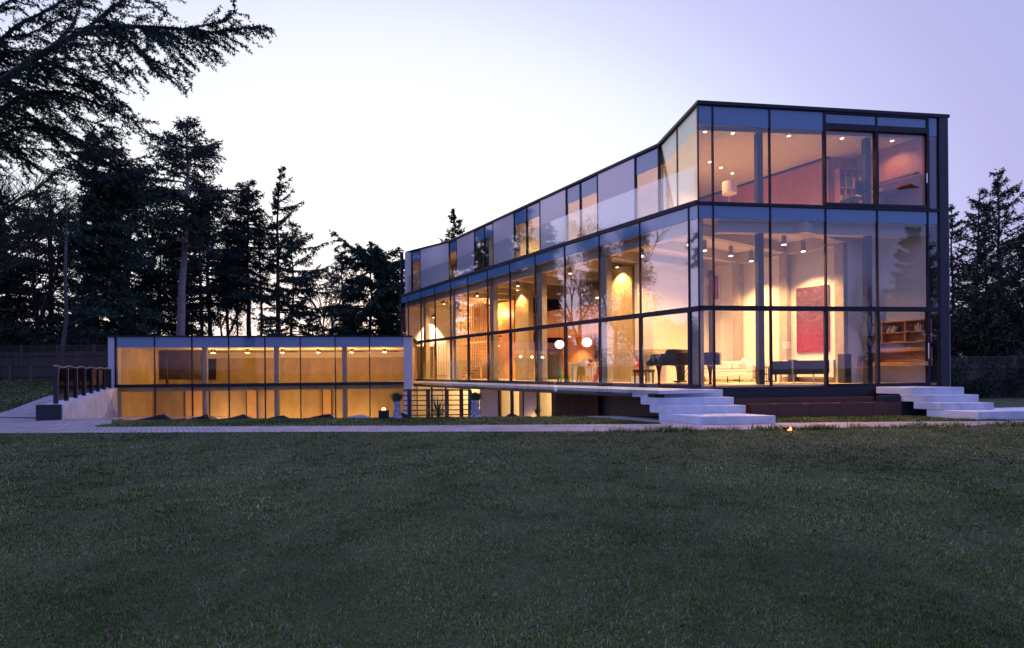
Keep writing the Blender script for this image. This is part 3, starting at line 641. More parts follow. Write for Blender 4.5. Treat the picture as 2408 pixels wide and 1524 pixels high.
# ================================================================ LAMPS
WARM = (1, .53, .20)
def light(kind, name, loc, energy, parent, size=.1, spot=80, blend=.6, rot=None, color=WARM):
    ld = bpy.data.lights.new(name, kind); ld.energy = energy*3.6; ld.color = color
    if kind == 'SPOT': ld.spot_size = math.radians(spot); ld.spot_blend = blend; ld.shadow_soft_size = size
    elif kind == 'AREA': ld.shape = 'DISK'; ld.size = size
    else: ld.shadow_soft_size = size
    o = bpy.data.objects.new(name, ld); COL.objects.link(o); o.parent = parent; o.location = loc
    if rot: o.rotation_euler = rot
    return o
def can_lamp(n, l, zb, label, E_, blen=.34, ztop=5.6, spot=95, group='cylinder lamps under the living storey ceiling'):
    t = thing('ceiling_lamp', label, 'lamp', Hw(n, l, zb), TH, group)
    MB().lathe([(.075, .0), (.075, blen)], 18).obj('lamp_body', LAMPB, t)
    MB().lathe([(.066, -.006), (.066, -.001)], 18).obj('bulb_face', LAMP, t)
    if zb+blen < ztop-.01: MB().lathe([(.01, blen+.001), (.01, ztop-zb-.002)], 8).obj('stem', LAMPB, t)
    light('SPOT', 'bulb_light', (0, 0, -.03), E_, t, .06, spot, .55 if spot < 101 else 1.0)
    return t
LPOS = [(.82, .95, 'ceiling cylinder lamp nearest the glass corner, long front'), (.82, 2.95, 'second cylinder lamp from the corner along the long front'), (.82, 4.9, 'third cylinder lamp from the corner along the long front'), (.82, 6.8, 'fourth cylinder lamp from the corner along the long front'),
    (.82, 10.6, 'cylinder lamp above the space beside the concrete fin'), (.82, 14.4, 'cylinder lamp near the slatted stair, long front'), (.82, 18.3, 'cylinder lamp beyond the slatted stair at the far end'),
    (1.94, 1.20, 'cylinder lamp above the piano, left of the far pair'), (3.44, 1.21, 'cylinder lamp over the sofa side of the living room'), (4.93, 1.36, 'cylinder lamp lighting the white wall above the sofa'),
    (3.41, -.70, 'cylinder lamp in the middle of the end bay'), (4.94, -.53, 'cylinder lamp lighting the tall red painting')]
for n, l, lab in LPOS:
    e = 200 if n > 4.9 else (310 if n > 1 else (170 if l < 1 else (420 if l > 12 else 150)))
    can_lamp(n, l, 5.42, lab, e, spot=100 if n > 4.9 else 150, ztop=5.95)
def downlight(n, l, z, label, E_, grp):
    t = thing('downlight', label, 'lamp', Hw(n, l, z), TH, grp)
    MB().lathe([(.045, -.012), (.045, -.002)], 16).obj('bulb_face', LAMP, t)
    MB().lathe([(.065, -.006), (.065, -.001)], 16).obj('trim_ring', WHITE, t)
    light('SPOT', 'bulb_light', (0, 0, -.03), E_, t, .04, 130, .8)
    return t

for i, t_ in enumerate((.45, 1.35, 2.25, 3.2, 5.0, 6.75)):
    p = onR(t_, .42)
    downlight(p[0], p[1], 8.69, ['ceiling downlight nearest the glass corner upstairs', 'second ceiling downlight along the end window upstairs', 'third ceiling downlight along the end window upstairs', 'fourth ceiling downlight along the end window upstairs', 'fifth ceiling downlight above the sliding window', 'ceiling downlight nearest the dark pier upstairs'][i], 20 if i == 5 else 52, 'downlights in the top storey ceiling')
for n, l, lab in ((2.76, 1.55, 'left one of three inner downlights above the tall shaded lamp'), (3.56, 1.65, 'middle one of three inner downlights above the tall shaded lamp'), (4.4, 1.75, 'right one of three inner downlights beside the lamp shade')):
    downlight(n, l, 8.69, lab, 46, 'downlights in the top storey ceiling')
for l, lab in ((3.2, 'downlight in the lit room beside the angled panes'), (6.6, 'downlight in the bright bedroom with the open door'), (10.6, 'downlight in the middle bedroom of the top storey'), (14.6, 'downlight in the top storey room behind tree reflections'), (18.4, 'downlight in the last top storey room')):
    downlight(2.6, l, 8.69, lab, 105, 'downlights in the top storey ceiling')
# far wall washer on the gable
t = thing('wall_washer', 'bright wall lamp washing the far end wall beside the slatted stair', 'lamp', Hw(2.0, LEN-.75, 5.0), TH)
MB().lathe([(.07, 0), (.09, .22)], 14).obj('lamp_body', LAMPB, t); MB().lathe([(.066, -.008), (.066, -.002)], 14).obj('bulb_face', LAMP, t)
MB().box(-.02, .02, .02, .5, .1, .13).obj('arm', LAMPB, t)
light('SPOT', 'bulb_light', (0, 0, -.03), 520, t, .05, 85, .5, (math.radians(14), 0, 0), (1, .66, .36))
t = thing('stair_lamp', 'lamp behind the pine slats lighting the staircase', 'lamp', Hw(3.6, 17.6, 5.3), TH)
MB().lathe([(.07, 0), (.07, .2)], 14).obj('lamp_body', LAMPB, t); MB().lathe([(.06, -.008), (.06, -.002)], 14).obj('bulb_face', LAMP, t)
light('POINT', 'bulb_light', (0, 0, -.3), 110, t, .05)
# recessed lights washing the mezzanine side and the kitchen
for n, l, z, e, lab in ((2.0, 5.3, 5.55, 190, 'small spotlight above the right concrete fin'), (2.0, 12.35, 5.55, 150, 'small spotlight above the left concrete fin'), (3.8, 8.0, 3.12, 150, 'kitchen downlight under the timber mezzanine, right'), (3.8, 10.4, 3.12, 150, 'kitchen downlight under the timber mezzanine, left'), (3.2, 14.0, 2.61, 120, 'hall downlight beneath the timber landing'), (3.3, 16.2, 2.9, 120, 'hall downlight behind the slatted stair')):
    t = thing('downlight', lab, 'lamp', Hw(n, l, z), TH, 'small downlights inside the ground storey')
    MB().lathe([(.05, -.012), (.05, -.002)], 14).obj('bulb_face', LAMP, t); light('SPOT', 'bulb_light', (0, 0, -.03), e, t, .04, 110, .6)
t = thing('strip_light', 'long glowing strip light above the dark bookcase on the mezzanine', 'lamp', Hw(6.3, 6.5, 5.28), TH)
MB().box(-.06, .06, 0, 4.6, 0, .05).obj('diffuser', mat('strip_glow', (1, .8, .5), .5, emit=(1, .66, .3), estr=6), t)
# pendant globes
for l, lab in ((8.93, 'left glowing globe pendant above the kitchen'), (7.08, 'right glowing globe pendant above the children table')):
    t = thing('pendant_globe', lab, 'lamp', Hw(1.95, l, 2.62), TH, 'white globe pendants hanging in the kitchen window')
    R_ = .205; MB().lathe([(max(.004, R_*math.sin(a)), -R_*.9*math.cos(a)) for a in np.linspace(0, math.pi, 16)], 28).obj('globe', GLOBE, t, smooth=True)
    MB().lathe([(.006, R_*.9), (.006, 3.3)], 6).obj('cord', BLACK, t)
# pavilion lamps
def Pv(x, y, z): return (PX+pr[0]*x-pr[1]*y, PY+pr[1]*x+pr[0]*y, z)
for i, x in enumerate((3.05, 4.78, 6.55, 8.4, 10.15, 11.9)):
    t = thing('pavilion_lamp', ['leftmost round lamp under the pavilion ceiling', 'second round lamp from the left in the pavilion', 'third round lamp from the left in the pavilion', 'fourth round lamp from the left in the pavilion', 'fifth round lamp from the left in the pavilion', 'rightmost round lamp under the pavilion ceiling'][i], 'lamp', Pv(x, 3.0, 2.50), PA, 'round lamps in a row under the pavilion ceiling')
    MB().lathe([(.10, .02), (.10, .188)], 16).obj('lamp_body', LAMPB, t); MB().lathe([(.10, -.02), (.125, .0), (.10, .019)], 18).obj('bulb_face', mat('pavilion_lamp_glow', (1, .8, .6), .5, emit=(1, .60, .32), estr=2.6), t)
    MB().box(.11, .75, -.03, .03, .02, .06).obj('track_bar', BARKD, t)
    light('POINT', 'bulb_light', (0, -.0, -.10), 32, t, .03, color=(1, .52, .16))
    if i in (0, 2, 4):
        o = thing('floor_uplight', ['left hidden uplight low in the pavilion', '', 'middle hidden uplight low in the pavilion', '', 'right hidden uplight low in the pavilion'][i], 'lamp', Pv(x+.4, 1.6, CF+.02), PA, 'low uplights on the pavilion lower floor')
        MB().lathe([(.09, 0), (.07, .06)], 12).obj('housing', LAMPB, o); MB().lathe([(.055, .061), (.055, .066)], 12).obj('lens', LAMP, o)
        light('POINT', 'bulb_light', (0, 0, .25), 46, o, .05, color=(1, .52, .16))
# basement lights
for n, l in ((2.2, 7.72), (2.2, 9.8), (2.2, 14.5), (2.2, 16.2), (2.2, 20)):
    t = thing('basement_lamp', {7.72: 'basement lamp behind the pane beside the slatted cladding', 9.8: 'basement lamp behind the cream blind', 14.5: 'basement lamp behind the right of the timber screen', 16.2: 'basement lamp behind the middle of the timber screen', 20: 'basement lamp behind the left of the timber screen'}[l], 'lamp', Hw(n, l, .56), TH, 'lamps in the basement rooms')
    MB().lathe([(.09, 0), (.09, .05)], 14).obj('bulb_face', LAMP, t); light('POINT', 'bulb_light', (0, 0, -.2), 42, t, .08, color=(1, .56, .2))
# garden lights
t = thing('garden_spotlight', 'small glowing ground spotlight at the lawn edge before the steps', 'lamp', (6.26, 12.05, 0), .4)
MB().tube([(0, 0, 0), (0, 0, .06)], .012, 6).obj('spike', METAL, t); MB().tube([(-.07, 0, .075), (.05, 0, .085)], [.035, .05], 12).obj('housing', METAL, t)
MB().lathe([(.05, .02), (.058, .045), (.03, .09)], 12, (.075, -.01, .01)).obj('lens', mat('red_lamp', (1, .3, .1), .5, emit=(1, .22, .05), estr=9), t)
light('POINT', 'bulb_light', (.05, -.02, .22), .5, t, .03, color=(1, .7, .3))
t = thing('garden_lantern', 'small dark box lantern glowing on top beside the left yucca', 'lamp', (-3.95, 16.2, 0), 0)
MB().box(-.14, .14, -.1, .1, 0, .26).obj('housing', METAL, t, bevel=.01); MB().lathe([(.06, .262), (.07, .29), (.04, .34)], 12).obj('lens', mat('red_lamp', (1, .3, .1)), t)
# ================================================================ LIVING ROOM FURNITURE
FL = .947
t = thing('grand_piano', 'black grand piano standing behind the glass corner', 'piano', Hw(1.15, 2.25, FL), TH-math.pi/2+.12)
# local: x toward the tail, y across
prof = [(0, -.72), (.25, -.74), (1.2, -.74), (1.7, -.66), (2.0, -.50), (2.12, -.25), (2.05, .0), (1.75, .22), (1.4, .42), (1.1, .62), (.7, .74), (0, .74)]
MB().prism(prof, .62, .98).obj('body', PIANO, t, bevel=.01)
MB().prism([(x*.985+.01, y*1.01) for x, y in prof], .985, 1.01).obj('lid', PIANO, t)
b = MB(); b.sideprism([(-.24, .62), (.0, .60), (.0, .985), (-.06, .985), (-.10, .86), (-.16, .78), (-.24, .76)], 'y', -.74, -.68); b.sideprism([(-.24, .62), (.0, .60), (.0, .985), (-.06, .985), (-.10, .86), (-.16, .78), (-.24, .76)], 'y', .68, .74); b.obj('key_cheeks', PIANO, t)
MB().box(-.23, -.0, -.679, .679, .63, .73).obj('key_bed', PIANO, t); MB().box(-.21, -.06, -.62, .62, .731, .75).obj('keys', SOFA, t)
b = MB(); b.sideprism([(.30, 1.012), (.72, 1.012), (.64, 1.16), (.36, 1.16)], 'y', -.45, .45); b.obj('music_desk', PIANO, t)
def pleg(x, y):
    return MB().lathe([(.05, 0), (.05, .05), (.035, .08), (.04, .2), (.055, .42), (.085, .55), (.11, .618)], 10, (x, y, 0)).obj('leg', PIANO, t)
pleg(.15, -.58); pleg(.15, .58); pleg(1.72, -.1)
b = MB(); b.box(.55, .7, -.05, .0, .1, .62); b.box(.55, .7, .06, .11, .1, .62); b.box(.42, .72, -.14, .2, .05, .11); b.tube([(.9, 0, .6), (.62, 0, .12)], .012, 6); b.tube([(1.05, .05, .6), (.64, .05, .12)], .012, 6); b.obj('pedal_lyre', PIANO, t)
t = thing('piano_stool', 'black leather topped piano stool left of the piano', 'stool', Hw(1.0, 3.05, FL), TH+.1)
MB().box(-.38, .38, -.2, .2, .38, .50).obj('seat', BLACK, t, bevel=.02)
for sx in (-1, 1):
    for sy in (-1, 1): MB().lathe([(.025, 0), (.035, .38)], 8, (sx*.32, sy*.15, 0)).obj('leg', PIANO, t)
t = thing('sofa', 'long cream sofa along the white wall behind the piano', 'sofa', Hw(4.35, 1.0, FL), TH)
MB().box(0, .95, 0, 3.1, .10, .36).obj('base', SOFA, t, bevel=.03); MB().box(.02, .72, .27, 3.08, .361, .46).obj('seat_cushion', SOFA, t, bevel=.04)
MB().box(.73, .95, .0, 3.1, .361, .72).obj('backrest', SOFA, t, bevel=.04); MB().box(.0, .729, .0, .26, .361, .66).obj('armrest', SOFA, t, bevel=.04)
for i in range(3):
    MB().box(.50, .72, .30+i*.9, 1.16+i*.9, .47, .78).obj('back_cushion', SOFA, t, bevel=.06)
for x, y in ((.1, .1), (.85, .1), (.1, 3.0), (.85, 3.0)): MB().box(x-.03, x+.03, y-.03, y+.03, 0, .099).obj('leg', CHROME, t)
for l, a, lab in ((1.55, .5, 'cream scatter cushion leaning at the right end of the sofa'), (3.5, -.3, 'peach scatter cushion on the left of the sofa')):
    b = MB(); b.lathe([(.01, -.08), (.2, -.06), (.27, 0), (.2, .06), (.01, .08)], 4)
    o = b.obj('cushion', SOFA if a > 0 else plain((.7, .45, .3)), None, bevel=.03); o.location = Hw(4.72, l, FL+.66); o.rotation_euler = (math.radians(78), 0, TH+math.pi/2+a*.4); tag(o, lab, 'cushion')
t = thing('coffee_table', 'low white topped coffee table on thin legs before the sofa', 'table', Hw(2.75, .9, FL), TH)
MB().box(0, .8, 0, 1.5, .23, .27).obj('tabletop', WHITE, t)
for x, y in ((.05, .05), (.75, .05), (.05, 1.45), (.75, 1.45)): MB().box(x-.012, x+.012, y-.012, y+.012, 0, .229).obj('leg', METAL, t)
quad = [Hw(1.2, -.2, FL+.004), Hw(5.2, -.9, FL+.004), Hw(5.2, 3.4, FL+.004), Hw(1.6, 3.4, FL+.004)]
b = MB(); b.add(quad+[(x, y, z+.008) for x, y, z in quad], [(4, 5, 6, 7), (0, 1, 5, 4), (1, 2, 6, 5), (2, 3, 7, 6), (3, 0, 4, 7)]); tag(b.obj('rug', mat('cream_rug', (.6, .48, .32), .95, noise=.1, nscale=6)), 'pale cream rug on the living room floor under the sofa', 'rug')
def floor_lamp(n, l, z, hs, lab, r=.13, hh=.24):
    t = thing('floor_lamp', lab, 'lamp', Hw(n, l, z), TH)
    MB().lathe([(.14, 0), (.14, .02)], 18).obj('base', CHROME, t); MB().lathe([(.011, .021), (.011, hs)], 8).obj('pole', CHROME, t)
    MB().lathe([(r, hs), (r, hs+hh)], 24).obj('lamp_shade', SHADE, t)
floor_lamp(4.85, .02, FL, 1.18, 'slim floor lamp with grey drum shade beside the sofa')
floor_lamp(3.45, 1.25, 6.386, 1.22, 'floor lamp with white drum shade in the upstairs corner room', .24, .42)
t = thing('side_table', 'dark open side table right of the sofa arm', 'table', Hw(4.3, .35, FL), TH)
MB().box(0, .5, 0, .5, .50, .56).obj('tabletop', PIANO, t); MB().box(0, .5, 0, .5, .02, .06).obj('shelf', PIANO, t)
for x, y in ((.02, .02), (.48, .02), (.02, .48), (.48, .48)): MB().box(x-.02, x+.02, y-.02, y+.02, .061, .499).obj('leg', PIANO, t)
t = thing('glass_table', 'small chrome framed table between lamp and armchair', 'table', Hw(3.0, -.35, FL), TH)
MB().lathe([(.26, .52), (.26, .535)], 20).obj('tabletop', CHROME, t)
for k in range(4):
    a = k*math.pi/2+.4; MB().tube([(.22*math.cos(a), .22*math.sin(a), .0), (.22*math.cos(a), .22*math.sin(a), .519)], .011, 6).obj('leg', CHROME, t)
def tube_chair(n, l, rz, w, lab, bh=.42):
    t = thing('leather_armchair', lab, 'armchair', Hw(n, l, FL), rz, 'black leather and chrome seats with backs to the end window')
    MB().box(-w/2+.03, w/2-.03, -.02, .0, .30, .30+bh).obj('backrest', BLACK, t, bevel=.006)
    MB().box(-w/2+.03, w/2-.03, .01, .55, .30, .33).obj('seat', BLACK, t, bevel=.006)
    for sx in (-1, 1):
        x = sx*w/2
        MB().tube([(x, -.05, .02), (x, -.05, .55), (x, -.03, .72), (x, .0, .74)], .013, 8).obj('frame', CHROME, t)
        MB().tube([(x, -.05, .02), (x, .6, .02), (x, .62, .05), (x, .62, .50), (x, .58, .53), (x, -.04, .53)], .013, 8).obj('frame', CHROME, t)
        MB().box(x-.025, x+.025, .05, .55, .545, .56).obj('armrest', BLACK, t)
    return t
tube_chair(2.72, -.95, .1199, .74, 'black leather armchair with chrome tube frame before the end glass')
t = thing('daybed', 'long black leather daybed back beside the chrome armchair', 'sofa', Hw(3.6, -1.15, FL), .1199, 'black leather and chrome seats with backs to the end window')
MB().box(-.32, .92, -.03, .03, .33, .74).obj('backrest', BLACK, t, bevel=.01); MB().box(-.32, .92, .035, .7, .30, .36).obj('seat', BLACK, t, bevel=.01)
for x in (-.28, .88):
    for y in (.0, .66): MB().box(x-.015, x+.015, y-.015, y+.015, 0, .299).obj('leg', CHROME, t)
for n, l, h, w, lab in ((5.45, .12, .80, .22, 'slim black loudspeaker behind the chrome armchair'), (5.35, -1.62, .95, .25, 'tall black loudspeaker at the right end of the white wall')):
    t = thing('loudspeaker', lab, 'loudspeaker', Hw(n, l, FL), .12)
    MB().box(-w/2, w/2, -.15, .15, 0, h).obj('cabinet', BLACK, t, bevel=.008)
    for z in (.25, .45, .65): MB().tube([(0, -.151, h-z), (0, -.157, h-z)], w*.32, 16).obj('cone', PIANO, t)
t = thing('low_cabinet', 'long white low cabinet on the wall beneath the red painting', 'cabinet', Hw(5.42, -1.25, FL), TH)
MB().box(0, .36, 0, 1.75, .18, .78).obj('carcass', WHITE, t); MB().box(-.008, -.001, .01, .87, .19, .77).obj('door', WHITE, t, bevel=.003); MB().box(-.008, -.001, .885, 1.74, .19, .77).obj('door', WHITE, t, bevel=.003)
# painting: procedural red/blue flecks
pm = bpy.data.materials.new('abstract_painting'); pm.use_nodes = True; nt2 = pm.node_tree; pb_ = nt2.nodes['Principled BSDF']; pb_.inputs['Roughness'].default_value = .6
tcn = nt2.nodes.new('ShaderNodeTexCoord'); sep = nt2.nodes.new('ShaderNodeSeparateXYZ'); nt2.links.new(tcn.outputs['Object'], sep.inputs[0])
mp = nt2.nodes.new('ShaderNodeMapping'); mp.inputs['Rotation'].default_value = (.45, 0, 0); mp.inputs['Scale'].default_value = (1, 1.5, 2.6); nt2.links.new(tcn.outputs['Object'], mp.inputs[0])
n1 = nt2.nodes.new('ShaderNodeTexNoise'); n1.inputs['Scale'].default_value = 1.5; n1.inputs['Detail'].default_value = 9; n1.inputs['Roughness'].default_value = .75; n1.inputs['Distortion'].default_value = 1.4; nt2.links.new(mp.outputs[0], n1.inputs['Vector'])
r1 = nt2.nodes.new('ShaderNodeValToRGB'); r2 = nt2.nodes.new('ShaderNodeValToRGB')
def ramp(r, st):
    e = r.color_ramp.elements
    while len(e) < len(st): e.new(.5)
    for x, (p, c) in zip(e, st): x.position = p; x.color = (*c, 1)
ramp(r1, [(.36, (.005, .012, .04)), (.42, (.02, .03, .07)), (.47, (.17, .02, .015)), (.51, (.02, .035, .08)), (.55, (.20, .05, .015)), (.62, (.12, .14, .12))])
ramp(r2, [(.38, (.01, .01, .03)), (.44, (.20, .006, .01)), (.49, (.36, .010, .003)), (.54, (.03, .008, .02)), (.60, (.34, .03, .006))])
nt2.links.new(n1.outputs['Fac'], r1.inputs[0]); nt2.links.new(n1.outputs['Fac'], r2.inputs[0])
mg = nt2.nodes.new('ShaderNodeMapRange'); mg.inputs[1].default_value = .5; mg.inputs[2].default_value = 1.5; nt2.links.new(sep.outputs['Z'], mg.inputs[0])
mxx = nt2.nodes.new('ShaderNodeMix'); mxx.data_type = 'RGBA'; nt2.links.new(mg.outputs[0], mxx.inputs[0]); nt2.links.new(r2.outputs[0], mxx.inputs[6]); nt2.links.new(r1.outputs[0], mxx.inputs[7]); nt2.links.new(mxx.outputs[2], pb_.inputs['Base Color'])
t = thing('painting', 'tall red and blue abstract painting on the white wall under a lamp', 'painting', Hw(5.72, -.97, 2.0), TH)
MB().box(0, .06, 0, 1.10, 0, 2.30).obj('canvas', pm, t)
t = thing('small_picture', 'small dark pink picture high on the wall near the niche', 'picture', Hw(5.70, 3.30, 4.3), TH)
MB().box(0, .03, 0, .40, 0, .95).obj('canvas', mat('pink_canvas', (.35, .08, .12), .6, col2=(.12, .03, .06), nscale=4), t)
# study nook
t = thing('wall_shelving', 'orange timber wall shelving with desk in the study nook', 'shelving', Hw(6.75, -3.45, 0), TH)
def sh(y0, y1, z0, z1, x0=0, x1=.3, nm='shelf'): return MB().box(x0, x1, y0, y1, z0, z1).obj(nm, WOOD, t)
for z in (2.24, 2.57, 2.93): sh(0, 1.98 if z > 2.3 else 1.98, z, z+.03)
for y in (0, .62, 1.28, 1.95):
    sh(y, y+.03, 2.271, 2.569, nm='divider'); sh(y, y+.03, 2.601, 2.929, nm='divider')
sh(0, 1.98, 2.271, 2.929, .29, .3, 'back_board')
sh(0, 1.98, 1.96, 2.08, 0, .3); sh(0, 1.98, 1.64, 1.955, .27, .3, 'back_board'); sh(0, 2.05, 1.49, 1.62, -.35, .3, 'desk_top')
rb = random.Random(4)
bk = [plain(c) for c in ((.45, .4, .3), (.08, .1, .16), (.4, .08, .05), (.1, .16, .12), (.5, .35, .12), (.05, .05, .06), (.55, .5, .45))]
def book(n, l, z, w, h, m, lab, lean=0, rz=TH, d=.18):
    b = MB(); b.box(0, d, 0, w, 0, h); o = b.obj('book', m, None); o.location = Hw(n, l, z); o.rotation_euler = (lean, 0, rz); return tag(o, lab, 'book', 'books standing on the study shelves')
y = -3.35
k = 0
for y0, n_, lean in ((-3.3, 4, 0), (-2.55, 5, .45), (-1.95, 6, 0), (-1.68, 0, 0)):
    for i in range(n_):
        w = rb.uniform(.03, .055); book(6.80, y0+i*.06, 2.602, w, rb.uniform(.2, .27)*(.85 if lean else 1), rb.choice(bk), 'upright book in the upper row of the study shelves' if not lean else 'book leaning sideways in the upper row of the study shelves', lean)
t = thing('small_radio', 'small white device with dark screen on the study desk', 'radio', Hw(6.55, -1.75, 1.622), TH)
MB().box(0, .05, 0, .12, 0, .17).obj('case', WHITE, t, bevel=.005); MB().box(-.005, -.001, .025, .095, .08, .15).obj('screen', PIANO, t)
# upstairs study
t = thing('pigeonhole_bookcase', 'timber pigeonhole bookcase upstairs at the jog of the wood wall', 'bookcase', (Hw(5.93, -1.08, 6.9)), .1199)
for z in (.0, .62, 1.28): MB().box(0, 1.0, -.25, 0, z, z+.03).obj('shelf', WOODR, t)
for x in (0, .24, .48, .72, .97): MB().box(x, x+.025, -.25, 0, .031, .619).obj('divider', WOODR, t); MB().box(x, x+.025, -.25, 0, .651, 1.279).obj('divider', WOODR, t)
for i in range(8):
    x = .04+(i % 4)*.24+.02; z = 6.932 if i < 4 else 7.552
    q = (Hw(5.93, -1.08)[0]+math.cos(.1199)*x, Hw(5.93, -1.08)[1]+math.sin(.1199)*x)
    b = MB(); b.box(0, .08+.03*(i % 3), -.2, -.02, 0, .36+.05*(i % 2)); o = b.obj('folder', bk[(i*3) % 7]); o.location = (q[0], q[1], z); o.rotation_euler = (0, 0, .1199)
    tag(o, 'dark or pale folder standing in the pigeonhole bookcase upstairs', 'folder', 'folders in the pigeonhole bookcase')
t = thing('long_desk', 'long timber desk and shelf along the upstairs study wall', 'desk', Hw(5.95, -3.3, 6.386), TH)
MB().box(0, .70, 0, 1.9, .70, .75).obj('desk_top', WOODR, t); MB().box(.45, .70, 0, 1.9, 1.15, 1.19).obj('shelf', WOOD, t); MB().box(.1, .65, .9, 1.5, 0, .699).obj('drawer_unit', WOODR, t)
for i, (dy, w) in enumerate(((.2, .4), (.75, .35), (1.25, .3))):
    b = MB(); b.box(0, .3, 0, w, 0, .03+.015*i); o = b.obj('paper_stack', bk[6 if i else 1]); o.location = Hw(6.0, -3.3+dy, 7.138); o.rotation_euler = (0, 0, TH+.1*i)
    tag(o, ['low dark paper stack on the upstairs desk near the pier', 'pale paper stack in the middle of the upstairs desk', 'thicker pale paper stack at the left of the upstairs desk'][i], 'papers')
t = thing('office_chair', 'dark office chair at the left end of the upstairs desk', 'chair', Hw(5.3, -1.9, 6.386), .4)
MB().box(-.25, .25, -.25, .25, .44, .5).obj('seat', BLACK, t, bevel=.02); MB().box(-.24, .24, -.3, -.25, .55, 1.0).obj('backrest', BLACK, t, bevel=.03); MB().lathe([(.28, 0), (.04, .08), (.03, .439)], 10).obj('base', METAL, t)
# ---------------------------------------------------------------- kitchen and play corner
t = thing('kitchen_island', 'kitchen island with thin white worktop behind the children table', 'counter', Hw(2.9, 7.0, FL), TH)
MB().box(.1, .8, .1, 2.4, 0, .80).obj('carcass', CEIL, t); MB().box(0, .9, 0, 2.6, .801, .84).obj('worktop', WHITE, t); MB().tube([(.5, .6, .84), (.5, .6, 1.05), (.45, .7, 1.12), (.4, .8, 1.05)], .012, 8).obj('tap', CHROME, t)
for i, l in enumerate((7.9, 8.25, 8.6)):
    b = MB(); b.lathe([(.10, 0), (.17, .12), (.165, .13), (.09, .02)], 16); o = b.obj('bowl', bk[(2, 5, 0)[i]]); o.location = Hw(3.2, l, FL+.842); tag(o, ['red brown bowl on the kitchen island', 'dark bowl in the middle of the kitchen island', 'cream bowl on the kitchen island, leftmost'][i], 'bowl')
t = thing('fridge', 'tall pale fridge standing against the kitchen back wall', 'fridge', Hw(5.2, 9.0, FL), TH)
MB().box(0, .65, 0, .62, 0, 1.85).obj('body', WHITE, t, bevel=.01); MB().box(-.02, -.001, .01, .61, .7, 1.84).obj('door', WHITE, t); MB().box(-.02, -.001, .01, .61, .02, .69).obj('door', WHITE, t)
t = thing('wall_picture', 'square red picture on the kitchen wall right of the fridge', 'picture', Hw(5.86, 9.9, 2.35), TH); MB().box(0, .03, 0, .6, 0, .6).obj('canvas', mat('red_canvas', (.6, .08, .04), .6, col2=(.4, .2, .15), nscale=5), t)
t = thing('kitchen_cupboard', 'dark open kitchen cupboard at the right of the kitchen', 'cupboard', Hw(5.3, 5.3, FL), TH); MB().box(0, .55, 0, 1.5, 0, 2.1).obj('carcass', CEIL, t); MB().box(-.02, -.001, .1, .7, .8, 2.0).obj('door', PIANO, t)
t = thing('children_table', 'low white children table by the glass with plastic chairs', 'table', Hw(1.0, 5.75, FL), TH)
MB().box(0, .65, 0, 1.3, .60, .64).obj('tabletop', WHITE, t)
for x, y in ((.05, .05), (.6, .05), (.05, 1.25), (.6, 1.25)): MB().box(x-.03, x+.03, y-.03, y+.03, 0, .599).obj('leg', WHITE, t)
def kid(n, l, rz, c, lab):
    m = mat('plastic_'+lab.split()[0], c, .35)
    t = thing('child_chair', lab, 'chair', Hw(n, l, FL), rz, 'plastic children chairs by the window')
    MB().box(-.2, .2, -.18, .18, .27, .31).obj('seat', m, t, bevel=.02)
    b = MB(); b.sideprism([(-.2, .312), (.2, .312), (.15, .60), (.08, .68), (-.08, .68), (-.15, .60)], 'y', .16, .19); b.obj('backrest', m, t, bevel=.01)
    for sx in (-1, 1):
        for sy in (-1, 1): MB().tube([(sx*.2, sy*.18, 0), (sx*.15, sy*.14, .269)], [.035, .045], 8).obj('leg', m, t)
kid(.70, 7.15, TH+1.2, (.02, .32, .05), 'green plastic child chair left of the low white table')
kid(.62, 5.85, TH+2.0, (.75, .42, .01), 'yellow plastic child chair before the low white table')
kid(1.15, 5.45, TH-1.0, (.6, .05, .02), 'red plastic child chair right of the yellow one')
def toy(n, l, z, s, c, nm, lab, cat):
    b = MB(); b.lathe([(s*.5, 0), (s*.6, s*.5), (s*.45, s), (s*.15, s*1.15)], 8); o = b.obj(nm, plain(c)); o.location = Hw(n, l, z); tag(o, lab, cat)
b = MB(); b.box(0, .2, 0, .28, 0, .24); o = b.obj('storage_tin', WHITE, bevel=.02); o.location = Hw(1.3, 6.45, FL+.642); o.rotation_euler = (0, 0, TH); tag(o, 'white storage tin standing on the low children table', 'tin')
toy(1.2, 6.15, FL+.642, .12, (.6, .1, .05), 'toy_pot', 'small red pot on the low children table', 'toy')
toy(1.3, 5.95, FL+.642, .14, (.7, .5, .05), 'toy_pot', 'small yellow pot on the low children table', 'toy')
toy(.95, 13.0, FL, .25, (.6, .12, .08), 'soft_toy', 'red toy heap on the floor left of the second fin', 'toy')
toy(1.1, 16.0, FL, .30, (.7, .6, .5), 'soft_toy', 'pale soft toy below the slatted stair', 'toy')
toy(.9, 16.5, FL, .22, (.6, .15, .1), 'soft_toy', 'small red soft toy below the slatted stair', 'toy')
t = thing('high_chair', 'cream folding high chair left of the second concrete fin', 'chair', Hw(1.1, 12.95, FL), TH+.6)
b = MB()
for sx in (-.2, .2): b.tube([(sx, -.3, 0), (sx*.8, .1, .85)], .02, 6); b.tube([(sx, .3, 0), (sx*.8, -.1, .7)], .02, 6)
b.obj('frame', WHITE, t); MB().box(-.18, .18, -.2, .12, .5, .56).obj('seat', plain((.3, .5, .1)), t, bevel=.02); MB().box(-.18, .18, .1, .14, .56, .92).obj('backrest', WHITE, t, bevel=.02)
t = thing('potted_plant', 'small red flowering plant on a white block by the fireplace', 'plant', Hw(1.75, 3.98, FL), TH)
MB().box(-.2, .2, -.2, .2, 0, .25).obj('plinth', WHITE, t); MB().lathe([(.08, .251), (.11, .42)], 12).obj('pot', plain((.3, .05, .05)), t)
